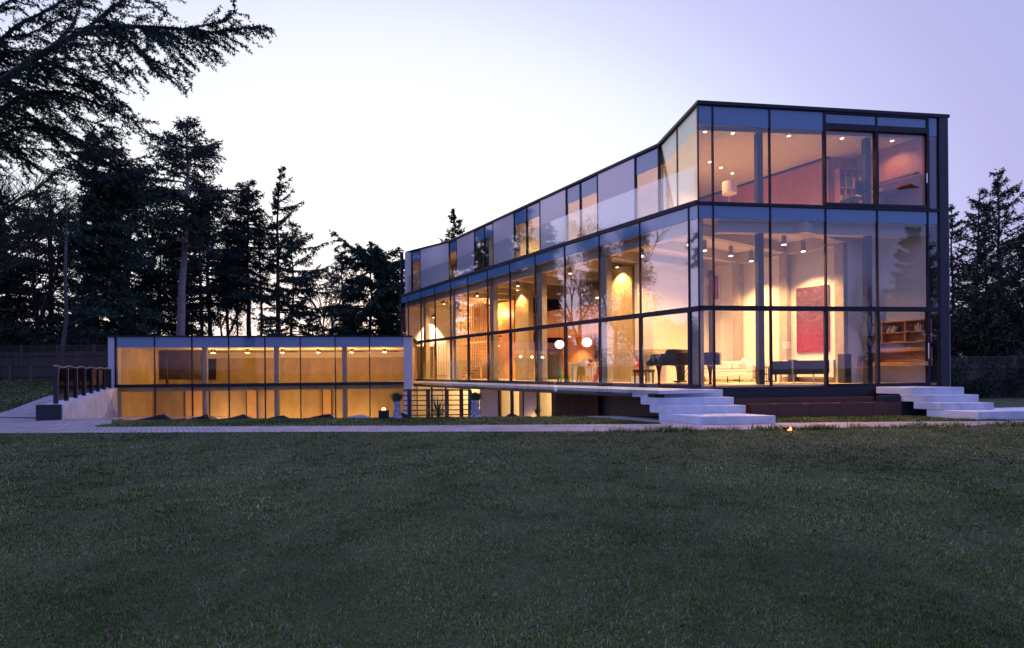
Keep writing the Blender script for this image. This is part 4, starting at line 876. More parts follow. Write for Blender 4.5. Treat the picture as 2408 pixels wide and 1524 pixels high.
b = MB(); rr = random.Random(2)
for i in range(60):
    a = rr.random()*6.28; r0 = rr.random()*.16; z0 = .45+rr.random()*.4; b.add([(r0*math.cos(a), r0*math.sin(a), z0), (r0*math.cos(a)+.05, r0*math.sin(a), z0+.05), (r0*math.cos(a), r0*math.sin(a)+.05, z0+.06)], [(0, 1, 2)])
b.obj('flowers', plain((.5, .04, .05)), t)
# mezzanine bookcase
t = thing('mezzanine_bookcase', 'dark bookcase full of books on the timber mezzanine', 'bookcase', Hw(6.5, 6.3, 3.42), TH)
MB().box(.35, .40, 0, 5.0, 0, 1.75).obj('back_board', BARKD, t)
for z in (.9, 1.3, 1.72): MB().box(0, .349, 0, 5.0, z, z+.03).obj('shelf', WOOD, t)
b = MB(); y = .05
while y < 4.9:
    w = rb.uniform(.03, .07)
    for z in (.932, 1.332): b.box(.05, .3, y, y+w*.8, z, z+rb.uniform(.2, .33))
    y += w
o = b.obj('book_row', mat('mixed_book_spines', (.03, .03, .04), .6, col2=(.35, .25, .18), nscale=30), t)
# slatted stair
t = thing('slatted_staircase', 'staircase screened by tall pine slats hanging beside the hall', 'staircase', Hw(2.5, 15.6, 0), TH)
k = 0
y = .0
while y < 4.6:
    zb = FL+.05 if y > 3.2 else (FL+.1+.62*max(0, (y-.2))*.55 if y < 3.2 else FL)
    MB().box(0, .05, y, y+.055, FL+.01 if k % 6 == 0 else 1.15+max(0, 3.4-y)*.28, 5.59).obj('slat', WOODP, t); y += .22; k += 1
for i in range(15):
    MB().box(.2, 1.15, 4.3-i*.27, 4.3-i*.27+.27, FL+i*.185+.1, FL+i*.185+.16).obj('tread', METAL, t)
MB().tube([(.12, 4.5, FL+.9), (.12, .5, FL+3.6)], .025, 8).obj('handrail', WOODP, t)
MB().box(-.01, .06, .0, 4.6, 3.05, 3.2).obj('cross_rail', WOODP, t)
t = thing('slat_frame', 'short pine slat frame near the far inner door', 'screen', Hw(1.6, 19.6, 0), TH)
for i in range(6): MB().box(0, .05, i*.36, i*.36+.06, FL, 3.2).obj('slat', WOODP, t)
MB().box(-.005, .055, -.05, 1.95, 1.10, 1.2).obj('cross_rail', WOODP, t)
# ================================================================ LOUVRE SCREEN, YUCCAS, SLATES
scY = 17.6
def uX(u, Y): return (u-1204)/1240*Y
t = thing('louvre_screen', 'dark red timber louvre screen at the courtyard edge', 'screen', (uX(955, scY), scY, -.25), .06)
x1 = (1106-955)/1240*scY
for i in range(7): MB().box(-.1, x1, -.015, .015, .05+i*.163, .083+i*.163).obj('louvre_bar', DTIM, t)
for u in (962.2, 1006, 1049.7, 1084, 1104): x = uX(u, scY)-uX(955, scY); MB().box(x-.065, x+.065, -.06, -.016, -.4, 1.07).obj('post', DTIM, t)
MB().box(-.1, x1, -.03, .03, 1.071, 1.10).obj('top_rail', DTIM, t)
def tuft_mesh(rng, n, L, spread, w, droop, up=.3):
    b = MB()
    for i in range(n):
        a = rng.random()*6.283; e = up+rng.random()*spread; rb0 = .09*rng.random() if n > 200 else 0; l = L*(.65+.45*rng.random()); d = Vector((math.cos(a)*math.cos(e), math.sin(a)*math.cos(e), math.sin(e)))
        s = Vector((-math.sin(a), math.cos(a), 0))*w/2
        pts = [d*l*k+Vector((0, 0, -droop*(k**2)*l*(1-math.sin(e)*.6))) for k in (.0, .35, .7, 1)]
        ws = (.6, 1, .7, .05)
        v = []
        for p, q in zip(pts, ws): p = p+Vector((math.cos(a), math.sin(a), 0))*rb0; v += [tuple(p-s*q), tuple(p+s*q)]
        b.add(v, [(0, 1, 3, 2), (2, 3, 5, 4), (4, 5, 7, 6)])
    return b
def yucca(u, Y, h, L, lab, tw, wrapped=True, n=90, up=.5, spread=1.0):
    t = thing('yucca', lab, 'plant', (uX(u, Y), Y, 0))
    rr = random.Random(int(u))
    if wrapped:
        MB().lathe([(tw*1.75, -.2), (tw*1.55, .04), (tw*1.15, .12), (tw*1.3, .20), (tw*.95, .29), (tw*1.12, .37), (tw*1.0, .44), (tw*1.1, h)], 9).obj('trunk', FLEECE, t, smooth=True)
    o = tuft_mesh(rr, n, L, spread, .028, .25, up).obj('leaves', FROND, t); o.location = (0, 0, h-.08 if wrapped else .03)
    return t
yucca(933, 16.25, .54, .40, 'fleece wrapped yucca beside the lantern, upright leaf tuft', .105, n=340, up=1.0, spread=.5)
yucca(1117, 16.3, .54, .38, 'fleece wrapped yucca at the right end of the louvre screen', .12, n=340, up=1.02, spread=.48)
yucca(1030, 16.2, 0, .78, 'spiky yucca without trunk in front of the louvre screen', 0, False, 70, .25, 1.2)
yucca(1262, 16.9, 0, .35, 'small dark spiky plant before the slatted basement cladding', 0, False, 60, .5, 1.0)
def slate(x0, xp, x1, Y, h, m, lab, dpt=.5):
    b = MB(); rr = random.Random(int(xp*100)); W_ = x1-x0; pts = []
    xs = sorted([x0+W_*rr.random() for _ in range(4)]+[x0, xp, x1])
    v = []
    for x in xs:
        k = (x-x0)/(xp-x0) if x < xp else (x1-x)/(x1-xp); z = -.05+(h*1.45+.05)*k+rr.uniform(-.022, .022)
        v += [(x, Y+rr.uniform(-.05, .02), -.2), (x, Y+rr.uniform(-.03, .03), z), (x, Y+dpt, z*.7-.1), (x, Y+dpt, -.3)]
    f = []
    for i in range(len(xs)-1):
        a, c = i*4, (i+1)*4; f += [(a, c, c+1, a+1), (a+1, c+1, c+2, a+2), (a+2, c+2, c+3, a+3), (a+3, c+3, c, a)]
    f += [(0, 1, 2, 3), tuple(len(v)-4+k for k in (3, 2, 1, 0))]
    b.add(v, f); o = b.obj('slate_slab', m); tag(o, lab, 'slab', 'dark angular slate slabs along the courtyard edge'); return o
SL = [(310, 500, 548, .13, 'leftmost black slate slab along the pavilion, longest'), (548, 600, 625, .12, 'second black slate slab from the left, pointed on its right'), (628, 700, 725, .11, 'third black slate slab from the left before the pavilion'), (742, 800, 830, .11, 'fourth black slate slab from the left before the pavilion'), (842, 905-30, 912, .11, 'fifth black slate slab from the left, nearest the pale one')]
def zo(x): return (300+x/1.784)/1.608
for a, p, c, h, lab in [(340, 570, 640, .12, SL[0][4]), (645, 858, 885, .11, SL[1][4]), (888, 1105, 1165, .105, SL[2][4]), (1205, 1372, 1455, .09, SL[3][4]), (1465, 1690, 1730, .09, SL[4][4])]:
    Y = 16.43; slate(uX(zo(a), Y), uX(zo(p), Y), uX(zo(c), Y), Y, h, SLATE, lab)
Y = 16.43
slate(uX(zo(1740), Y), uX(zo(1892), Y), uX(zo(2003), Y), Y, .085, CONC_W, 'pale grey slab left of the small lantern')
slate(uX(1181, Y), uX(1203, Y), uX(1232, Y), Y, .10, SLATE, 'small black slate slab before the cream basement pane')
slate(uX(1330, Y), uX(1356, Y), uX(1400, Y), Y, .10, SLATE, 'black slate slab before the slatted basement cladding')
slate(uX(926-8, 16.35), uX(944, 16.35), uX(978, 16.35), 16.35, .11, SLATE, 'crumpled dark slab under the left yucca')
slate(uX(1092, 16.35), uX(1118, 16.35), uX(1145, 16.35), 16.35, .07, SLATE, 'low dark slab under the right wrapped yucca')
# ================================================================ FENCES
def fence(name, label, x0, y0, x1, y1, npan, zfn, top=1.55, lat=.36):
    t = thing(name, label, 'fence', (x0, y0, 0), math.atan2(y1-y0, x1-x0))
    L_ = math.hypot(x1-x0, y1-y0); w = L_/npan
    for i in range(npan+1): z = zfn(i/npan); MB().box(i*w-.05, i*w+.05, -.05, .05, z-.3, z+top+lat+.04).obj('post', FENCE, t)
    for i in range(npan):
        z = zfn((i+.5)/npan); b = MB(); n = int(w/.11)
        a0, a1 = i*w+.052, (i+1)*w-.052
        for k in range(n): q = a0+(a1-a0)*k/n; b.box(q, q+(a1-a0)/n-.004, -.012+.006*(k % 2), .008+.006*(k % 2), z+.02, z+top)
        b.obj('board_panel', FENCE, t)
        b = MB()
        for zz in (.25, .8, 1.35): b.box(a0, a1, -.045, -.013, z+zz, z+zz+.06)
        b.obj('rail', FENCE, t)
        b = MB(); b.box(a0, a1, -.02, .02, z+top+lat-.035, z+top+lat); b.box(a0, a1, -.02, .02, z+top+.001, z+top+.03)
        for zz in (.12, .23): b.box(a0, a1, -.008, .0, z+top+zz, z+top+zz+.02)
        m = int(w/.10)
        for k in range(1, m): q = a0+(a1-a0)*k/m; b.box(q-.01, q+.01, .001, .012, z+top+.031, z+top+lat-.036)
        b.obj('trellis', FENCE, t)
    return t
fence('garden_fence', 'weathered board fence with trellis top behind the mesh railing', -34, 28.2, -16.5, 28.2, 9, lambda q: 1.08)
fence('garden_fence', 'weathered board fence with trellis top under the right hand conifers', 17.0, 25.0, 32, 24.0, 7, lambda q: 0.0)
# ================================================================ TREES
def tri_mesh(name, T, m, parent):
    n = len(T); me = bpy.data.meshes.new(name); me.vertices.add(n*3); me.vertices.foreach_set('co', T.reshape(-1).astype(np.float32))
    me.loops.add(n*3); me.loops.foreach_set('vertex_index', np.arange(n*3, dtype=np.int32))
    me.polygons.add(n); me.polygons.foreach_set('loop_start', np.arange(0, n*3, 3, dtype=np.int32)); me.polygons.foreach_set('loop_total', np.full(n, 3, dtype=np.int32))
    me.materials.append(m); me.update(calc_edges=True); o = bpy.data.objects.new(name, me); COL.objects.link(o); o.parent = parent; return o
def needles(rng, P, D, size, k):
    """k narrow triangles round each point P, leaning along D"""
    n = len(P); P = np.repeat(P, k, 0); D = np.repeat(D, k, 0); m = len(P)
    r = rng.normal(size=(m, 3)); r /= np.linalg.norm(r, axis=1)[:, None]
    d = D*.7+r*.9; d /= np.linalg.norm(d, axis=1)[:, None]+1e-9
    s = np.cross(d, rng.normal(size=(m, 3))); s /= np.linalg.norm(s, axis=1)[:, None]+1e-9
    L = size*(.6+.8*rng.random(m))[:, None]; c = P+rng.normal(size=(m, 3))*size*.25
    return np.stack([c-s*L*.22, c+s*L*.22, c+d*L], 1)
def branch_set(rng, B, base, direction, L, a, bdroop, tipup, twig_sp, twig_l, tsize, tk, rad, T, twdroop=.35, leafstart=.15):
    """one conifer branch with flat side twigs; wood goes in B, needle triangles in T"""
    n = 7; s = np.linspace(0, 1, n); d2 = np.array([direction[0], direction[1], 0.]); d2 /= np.linalg.norm(d2)
    pts = base[None]+d2[None]*(s*L)[:, None]; pts[:, 2] += L*(a*s-bdroop*s**2+tipup*s**4)
    pts += rng.normal(size=pts.shape)*L*.012*s[:, None]
    B.tube(pts, [rad*(1-.85*q)+.006 for q in s], 5, caps=False)
    m = max(3, int(L*(1-leafstart)/twig_sp)); ss = leafstart+(1-leafstart)*(np.arange(m)+rng.random(m)*.6)/m
    for q in ss:
        p = np.array([np.interp(q, s, pts[:, i]) for i in range(3)])
        for sd_ in (-1, 1):
            if rng.random() < .12: continue
            ang = sd_*(.55+.5*rng.random()); c, s1 = math.cos(ang), math.sin(ang)
            td = np.array([d2[0]*c-d2[1]*s1, d2[0]*s1+d2[1]*c, -twdroop*(.4+rng.random())]); tl = twig_l*(1.15-q)*(.6+.7*rng.random())*min(1, L/2.2)
            k = max(3, int(tl/(tsize*.55))); u = np.linspace(.05, 1, k)[:, None]
            Pp = p[None]+td[None]*tl*u; Pp[:, 2] -= .18*tl*(u[:, 0]**2)
            T.append(needles(rng, Pp, np.repeat(td[None], k, 0), tsize, tk))
            B.tube([p, Pp[-1]], [max(.006, rad*.18), .004], 3, caps=False)
    k = max(4, int(L/(tsize*.6))); u = np.linspace(.25, 1, k); Pp = np.stack([np.interp(u, s, pts[:, i]) for i in range(3)], 1)
    T.append(needles(rng, Pp, np.repeat(d2[None], k, 0), tsize, tk))
def conifer(seed, x, y, z, h, R, crown0, label, group=None, whorl=.55, nb=5, a=.15, dr=.35, tip=.1, tw=.9, tsize=.16, tk=3, trad=None, prof=None, bark=None, leaf=None, side=None, lean=0, name='conifer', cat='tree', twsp=.30):
    rng = np.random.default_rng(seed); t = thing(name, label, cat, (x, y, z), 0, group); B = MB(); T = []
    tr = trad or h*.013
    pz = np.linspace(-.3, h, 12); wob = np.cumsum(rng.normal(size=(12, 2))*h*.004, 0)
    tp = [(wob[i, 0]+lean*pz[i]/h, wob[i, 1], pz[i]) for i in range(12)]
    Bt = MB(); Bt.tube(tp, [tr*(1-.92*max(0, q)/h)+.012 for q in pz], 9); Bt.obj('trunk', bark or BARKD, t, smooth=True)
    zz = crown0
    while zz < h-.15:
        f = (zz-crown0)/(h-crown0); pr_ = prof(f) if prof else (1-f)**.85
        for k in range(nb if f < .9 else 3):
            ph = rng.random()*6.283; Lb = R*pr_*(.65+.6*rng.random())+.15
            if side is not None: Lb *= .75+.5*math.cos(ph-side)
            zb = zz+(rng.random()-.5)*whorl; base = np.array([np.interp(zb, pz, [p[0] for p in tp]), np.interp(zb, pz, [p[1] for p in tp]), min(zb, h-.1)])
            branch_set(rng, B, base, (math.cos(ph), math.sin(ph)), Lb, a+.5*f*f, dr*(1-f*.6), tip, twsp, tw, tsize, tk, tr*.28*(1-f)+.012, T)
        zz += whorl*(1-.35*f)
    T.append(needles(rng, np.stack([np.full(8, tp[-1][0]), np.full(8, tp[-1][1]), np.linspace(h-1.2, h+.1, 8)], 1), np.repeat([[0, 0, 1.]], 8, 0), tsize*1.1, tk))
    B.obj('branches', bark or BARKD, t); tri_mesh('crown', np.concatenate(T), leaf or NEEDLE, t); return t
def blob_leaves(rng, c, r, n, size):
    P = rng.normal(size=(n, 3)); P /= np.linalg.norm(P, axis=1)[:, None]; P = c+P*r*(rng.random(n)**.45)[:, None]
    return needles(rng, P, rng.normal(size=P.shape), size, 1)
def bare_tree(seed, x, y, z, h, label, spread=.5, depth=6, r0=None, group=None, name='bare_tree', bark=None, leafy=0, leafsize=.2, leaf=None, trunkfrac=.3, twigs=True):
    rng = np.random.default_rng(seed); t = thing(name, label, 'tree', (x, y, z), 0, group); B = MB(); tips = []
    def rec(p, d, L, r, k):
        q = p+d*L; mid = p+d*L*.5+rng.normal(size=3)*L*.05; B.tube([p, mid, q], [r, r*.85, r*.7], 6 if k > 2 else 3, caps=False)
        if k == 0: tips.append(q); return
        n = 2 if k > 3 else 3
        for i in range(n+(rng.random() < .3)):
            v = rng.normal(size=3); v -= v@d*d; v /= np.linalg.norm(v)+1e-9; e = d*(1-.15*i)+v*spread*(.5+.8*rng.random()); e[2] += .12; e /= np.linalg.norm(e)
            rec(q if i == 0 else p+d*L*(.55+.45*rng.random()), e, L*(.66+.2*rng.random()), r*.66, k-1)
    r0 = r0 or h*.014
    rec(np.array([0, 0, -.2]), np.array([.02, 0, 1.]), h*trunkfrac, r0, depth)
    if leafy:
        B.obj('trunk', bark or BARKD, t); T = [blob_leaves(rng, q, leafsize*3.2, leafy, leafsize) for q in tips]; tri_mesh('crown', np.concatenate(T), leaf or HEDGE, t)
    else: B.obj('trunk', bark or BARKD, t)
    return t
def at(u, vtop, Y, zb):   # place by bearing and distance, height from the top line
    return uX(u, Y), Y, zb, (871.04-.0084*(u-1204)-vtop)*Y/1240+H-zb
G1 = 'tall conifers behind the pavilion'
# tall pale-trunked cedar
x, y, z, h = at(419, 283, 36, 1.1); conifer(11, x, y, z, h, 4.6, 9.0, 'tall cedar with long pale bare trunk behind the pavilion', G1, .62, 6, .10, .25, .12, 1.5, .20, 3, .30, lambda f: (.95*(1-f)**.5 if f > .35 else .7+.3*f)*(.75+.25*math.sin(f*19)), bark=BARK, lean=.6)
x, y, z, h = at(583, 424, 40, 1.1); conifer(12, x, y, z, h, 2.9, 6.2, 'slim spruce between the pale trunked cedar and the spiky cedar', G1, .42, 7, -.05, .25, .05, 1.0, .19, 3, .20, lambda f: (1-f)**.6, bark=BARKD)
x, y, z, h = at(646, 400, 40, 1.1); conifer(13, x, y, z, h, 5.2, 2.6, 'spiky cedar with long upturned layered boughs, right of the group', G1, .85, 5, .02, .30, .28, .8, .17, 4, .20, lambda f: (1-f)**1.0, side=.2, twsp=.26)
x, y, z, h = at(688, 528, 42, 1.1); conifer(14, x, y, z, h, 5.0, 2.2, 'thin cedar with drooping low boughs at the edge of the bright sky', G1, .9, 4, .05, .38, .28, .8, .16, 4, .13, lambda f: (1-f)**.7, side=.1, twsp=.26)
x, y, z, h = at(222, 300, 30, 1.1); conifer(15, x, y, z, h, 2.6, 3.5, 'ivy dark conifer left of the pale trunked cedar', G1, .42, 8, -.1, .3, .1, 1.3, .20, 3, .26, lambda f: .55+.45*math.sin(f*9+1)**2 if f < .85 else .4, side=.3)
x, y, z, h = at(300, 400, 44, 1.1); conifer(16, x, y, z, h, 4.2, 3.0, 'wide dark cedar filling the gap left of the pale trunk', G1, .85, 5, .0, .3, .1, 1.3, .22, 3, .25, lambda f: (1-f)**.4)
x, y, z, h = at(500, 470, 46, 1.1); conifer(17, x, y, z, h, 3.6, 5.5, 'dark cedar right of the pale trunk, below its crown', G1, .6, 6, .0, .3, .1, 1.3, .22, 3, .22, lambda f: (1-f)**.4)
x, y, z, h = at(370, 560, 48, 1.1); conifer(18, x, y, z, h, 4.5, .5, 'low dark cedar directly behind the pale trunk', G1, .85, 5, .0, .3, .1, 1.4, .24, 3, .22, lambda f: (1-f)**.35)
x, y, z, h = at(120, 470, 42, 1.1); conifer(19, x, y, z, h, 4.4, 2.0, 'broad dark cedar standing behind the board fence', G1, .85, 5, .0, .3, .1, 1.3, .22, 3, .25, lambda f: (1-f)**.4)
x, y, z, h = at(20, 500, 40, 1.1); conifer(20, x, y, z, h, 4.0, 2.0, 'dark cedar at the left edge of the view behind the fence', G1, .85, 5, .0, .3, .1, 1.3, .22, 3, .25, lambda f: (1-f)**.4)
x, y, z, h = at(1072, 490, 52, 1.1); conifer(21, x, y, z, h, 3.0, 4.0, 'lone spruce top rising behind the dark roof edge', None, .7, 5, .05, .25, .2, .9, .22, 3, .16, lambda f: (1-f)**.9)
G2 = 'round topped trees between pavilion and house'
x, y, z, h = at(872, 596, 46, 1.1); conifer(22, x, y, z, h, 3.7, 3.2, 'flat topped dark cedar between pavilion and house', G2, .95, 5, .12, .25, .05, 1.6, .26, 8, .22, lambda f: 1.0-.40*f+.28*math.sin(f*17))
x, y, z, h = at(805, 585, 50, 1.1); conifer(23, x, y, z, h, 2.4, 3.0, 'lighter feathery conifer left of the flat topped cedar', G2, .55, 5, .1, .25, .1, 1.0, .19, 2, .14, lambda f: (1-f)**.6)
x, y, z, h = at(948, 618, 46, 1.1); conifer(24, x, y, z, h, 1.0, 2.0, 'narrow ivy column tree touching the house edge', G2, .45, 5, .1, .1, .1, .7, .20, 3, .14, lambda f: .6+.4*math.sin(f*13)**2)
x, y, z, h = at(733, 738, 56, 1.1); conifer(25, x, y, z, h, 2.0, .5, 'small far conifer low in the bright gap', G2, .5, 5, .1, .2, .1, .8, .22, 3, .12, lambda f: (1-f)**.6)
for sd, u, vt, Y, lab in ((31, 770, 600, 58, 'bare tree left of the round topped group'), (32, 912, 640, 52, 'bare tree between the cedar and the house edge'), (33, 300, 330, 50, 'bare tall tree between the two dark conifers'), (34, 90, 380, 36, 'bare thin tree behind the fence at left'), (35, 525, 560, 54, 'bare tree right of the pale trunk')):
    x, y, z, h = at(u, vt, Y, 1.1); bare_tree(sd, x, y, z, h, lab, .42, 6, group='bare winter trees behind the pavilion', trunkfrac=.26)
# leaning thin trunk by the fence
t = thing('young_tree', 'thin curved pale trunk standing at the fence beside the railing', 'tree', (uX(147, 26.5), 26.5, 1.0))
MB().tube([(-.05, 0, -.2), (-.1, 0, .8), (.05, 0, 2), (.22, 0, 3.2), (.18, 0, 5.5), (.3, 0, 9)], [.11, .1, .09, .08, .07, .03], 8).obj('trunk', mat('young_bark', (.07, .06, .06), .95, noise=.3), t, smooth=True)
for i, (u, lab) in enumerate(((22, 'left of two short stakes in the grass bank'), (72, 'right of two short stakes in the grass bank'))):
    b = MB(); b.tube([(0, 0, -.2), (.02, 0, 1.15)], .05, 7); o = b.obj('stake', FENCE); o.location = (uX(u, 24.5), 24.5, hgt(uX(u, 24.5), 24.5)); tag(o, lab, 'stake', 'short stakes in the grass bank')
for i, (u, Y, w, hh, lab) in enumerate(((478, 44, .16, 14, 'thin dark trunk just right of the pale trunk'), (540, 45, .15, 13, 'thin dark trunk left of the slim spruce'), (560, 47, .10, 12, 'very thin dark trunk beside the slim spruce'), (612, 44, .13, 13, 'dark trunk right of the slim spruce'), (785, 52, .12, 8, 'thin dark trunk at the left of the round topped group'), (800, 50, .10, 8.5, 'second thin trunk at the left of the round topped group'), (905, 50, .13, 8, 'thin dark trunk under the flat topped cedar, right'), (925, 48, .12, 8, 'thin dark trunk between flat topped cedar and house'), (940, 47, .10, 8, 'thin dark trunk nearest the house edge'))):
    t = thing('thin_tree', lab, 'tree', (uX(u, Y), Y, 1.1), 0, 'thin bare trunks against the bright sky'); rr = random.Random(i+90)
    MB().tube([(0, 0, -.3), (rr.uniform(-.2, .2), 0, hh*.4), (rr.uniform(-.3, .3), 0, hh*.8), (rr.uniform(-.3, .3), 0, hh)], [w, w*.8, w*.5, .03], 7).obj('trunk', BARKD, t)
    rg = np.random.default_rng(i+5); T = [blob_leaves(rg, np.array([rg.normal()*.7, rg.normal()*.7, hh*(.15+.8*rg.random())]), .55, 60, .16) for _ in range(26)]; tri_mesh('crown', np.concatenate(T), HEDGE, t)
# hedge-like undergrowth behind fence and pavilion (a wood's dark floor)
rng = np.random.default_rng(77); T = []
for i in range(150):
    x = -50+rng.random()*29; y = 31+rng.random()*16; c = np.array([x, y, 1.1+rng.random()*(3.6 if x < -27 else 1.6)]); T.append(blob_leaves(rng, c, 1.7, 420, .30))
o = tri_mesh('undergrowth', np.concatenate(T), HEDGE, None); o['kind'] = 'stuff'
# near cedar reaching in from the left
def limb_tree(seed, name, label, trunk, limbs, leaf, tw, tsize, tk, dens):
    rng = np.random.default_rng(seed); t = thing(name, label, 'tree', trunk[0]); o0 = np.array(trunk[0])
    Bt = MB(); Bt.tube([np.array(p)-o0 for p in trunk], np.linspace(.42, .16, len(trunk)), 12); Bt.obj('trunk', BARKD, t, smooth=True)
    B = MB(); T = []
    for pts, r in limbs:
        P = np.array(pts)-o0; seg = np.linalg.norm(np.diff(P, axis=0), axis=1); cum = np.concatenate([[0], np.cumsum(seg)]); L = cum[-1]
        B.tube(P, np.linspace(r*.62, .008, len(P)), 7, caps=False)
        n = int(L/dens); ss = np.linspace(.06, 1, n)
        for q in ss:
            p = np.array([np.interp(q*L, cum, P[:, i]) for i in range(3)]); p2 = np.array([np.interp(min(L, q*L+.3), cum, P[:, i]) for i in range(3)]); d = p2-p
            d = d/(np.linalg.norm(d)+1e-6) if np.linalg.norm(d) > 1e-5 else (P[-1]-P[-2])/np.linalg.norm(P[-1]-P[-2])
            side = np.cross(d, [0, 0, 1.]); side /= np.linalg.norm(side)+1e-9
            for sg in (-1, 1):
                if rng.random() < .22: continue
                td = d*(.55+.35*rng.random())+side*sg*(.30+.5*rng.random())+np.array([0, 0, -.50-.40*rng.random()]); 
                if rng.random() < .22: td[2] = .25*rng.random()
                td /= np.linalg.norm(td); tl = tw*(.4+.9*rng.random())*(1.15-q*.75)
                k = max(4, int(tl/.05)); u = np.linspace(0, 1, k)[:, None]; bend = d-td*.2; W_ = p[None]+td[None]*tl*u+bend[None]*tl*.22*u**2
                W_ += rng.normal(size=W_.shape)*.006
                W2 = W_[::max(1, k//5)]; B.tube(W2, np.linspace(.009, .003, len(W2)), 3, caps=False)
                T.append(needles(rng, W_, np.repeat(td[None], k, 0), tsize, tk))
                # second order twiglets
                for j in range(1+int(tl*3)):
                    w = W_[rng.integers(1, k)]; e = td*.7+side*sg*rng.normal()*.6+d*rng.normal()*.3+np.array([0, 0, -.15*rng.random()]); e /= np.linalg.norm(e); l2 = .12+.2*rng.random(); kk = 4
                    T.append(needles(rng, w[None]+e[None]*l2*np.linspace(.1, 1, kk)[:, None], np.repeat(e[None], kk, 0), tsize*.85, tk))
        k = int(L/.06); u = np.linspace(.1, 1, k); Pp = np.stack([np.interp(u*L, cum, P[:, i]) for i in range(3)], 1); T.append(needles(rng, Pp, np.repeat([[1., 0, 0]], k, 0), tsize, tk))
    B.obj('branches', BARKD, t); tri_mesh('crown', np.concatenate(T), leaf, t); return t
def D3(u, v, Y):
    a2, b2 = u-1204, 871.04-v; a = a2*c_+b2*s_; b_ = -a2*s_+b2*c_
    return (a/1240*Y, Y, H+b_/1240*Y)
def path(*q): return [D3(*p) for p in q]
TR = [(-15.3, 13.2, -.2), (-15.2, 13.2, 4), (-15.3, 13.3, 8), (-15.2, 13.2, 13), (-15.1, 13.2, 17)]
LB = [
 (path((-230, 330, 13.3), (-60, 235, 13.6), (60, 152, 13.8), (130, 108, 13.9), (207, 66, 14), (300, 62, 14), (400, 66, 14), (500, 76, 13.8), (575, 66, 13.7), (622, 62, 13.6)), .16),
 (path((207, 66, 14), (260, 20, 14.2), (330, -25, 14.3), (420, -60, 14.3)), .06),
 (path((330, 62, 14), (390, 80, 13.6), (450, 100, 13.4), (500, 118, 13.3)), .035),
 (path((430, 68, 14), (480, 60, 13.8), (530, 48, 13.7), (552, 28, 13.6)), .03),
 (path((260, 63, 14), (310, 100, 13.5), (355, 140, 13.3), (400, 160, 13.2), (450, 172, 13.1)), .04),
 (path((150, 100, 13.9), (220, 120, 13.5), (270, 150, 13.3), (310, 175, 13.2)), .04),
 (path((-230, 240, 13.3), (-60, 150, 13.9), (40, 60, 14.3), (120, 20, 14.6), (190, -30, 15), (250, -60, 15)), .10),
 (path((-230, 200, 13.3), (-80, 60, 14.5), (10, 10, 15), (90, -40, 15.5)), .10),
 (path((-230, 200, 13.3), (-120, 120, 14), (-20, 95, 14.2), (70, 80, 14.3), (150, 40, 14.4)), .07),
 (path((-230, 420, 13.3), (-60, 300, 14.3), (60, 220, 14.8), (150, 215, 15), (230, 245, 15), (300, 275, 15), (330, 292, 15)), .12),
 (path((-100, 200, 14), (20, 170, 14.6), (100, 180, 15), (170, 200, 15), (230, 225, 15.2), (290, 240, 15.3)), .08),
 (path((-230, 430, 13.3), (-60, 350, 14.5), (40, 300, 15), (120, 300, 15.4), (190, 330, 15.6), (250, 350, 15.8)), .10),
 (path((-230, 560, 13.3), (-60, 530, 14.5), (30, 480, 15), (90, 440, 15.4), (140, 400, 15.6)), .07),
 (path((-230, 640, 13.3), (-60, 600, 14.5), (30, 555, 15), (100, 530, 15.6), (160, 505, 16)), .07),
 (path((-80, 320, 14.5), (0, 250, 15.5), (60, 260, 16), (110, 300, 16.3), (150, 350, 16.5)), .06),
 (path((-40, 130, 14.5), (60, 120, 15), (120, 150, 15.3), (180, 175, 15.4), (240, 200, 15.4)), .06),
 (path((-40, 290, 15), (30, 330, 15.5), (70, 380, 15.8), (110, 400, 16)), .05),
 (path((-60, 200, 14.8), (30, 215, 15.6), (90, 240, 16), (150, 262, 16.2), (210, 285, 16.3), (262, 300, 16.3)), .06),
 (path((-60, 250, 15.5), (20, 270, 16), (90, 290, 16.4), (150, 310, 16.6), (200, 335, 16.6)), .05),
 (path((-60, 170, 15.5), (10, 190, 16), (60, 200, 16.4), (110, 215, 16.6), (170, 235, 16.6)), .05),
 (path((-80, 90, 14.6), (0, 110, 15.2), (60, 135, 15.6), (120, 165, 15.8)), .05),
 (path((-60, 340, 15.5), (0, 345, 16), (60, 350, 16.4), (120, 352, 16.6), (180, 362, 16.6)), .05),
 (path((130, 108, 13.9), (170, 60, 14.4), (190, 10, 14.8), (185, -40, 15)), .05),
 (path((60, 152, 13.8), (110, 150, 14.6), (160, 160, 14.9), (215, 185, 15.1), (260, 215, 15.2)), .05),
]
limb_tree(5, 'overhanging_cedar', 'big dark cedar reaching its boughs in from the upper left', TR, LB, NEEDLE, 1.0, .078, 5, .16)
# ---- right side conifers
G3 = 'conifers beyond the fence on the right'
for sd, u, vt, Y, R, lab in ((41, 2361, 403, 28, 3.0, 'tallest conifer beyond the right hand fence'), (42, 2296, 455, 29, 2.3, 'middle conifer beyond the right hand fence'), (43, 2250, 486, 30, 1.9, 'conifer top peeping beside the dark pier'), (44, 2450, 470, 27.5, 3.2, 'conifer cut by the right edge of the view'), (45, 2325, 560, 31, 3.2, 'low dense conifer filling behind the right fence'), (46, 2400, 580, 32, 3.2, 'low dense conifer at the far right behind the fence')):
    x, y, z, h = at(u, vt, Y, 0); conifer(sd, x, y, z, h, R, .4, lab, G3, .62, 5, .22, .18, .12, .8, .14, 3, .10, lambda f: (1-f)**.75, leaf=NEEDLE2)
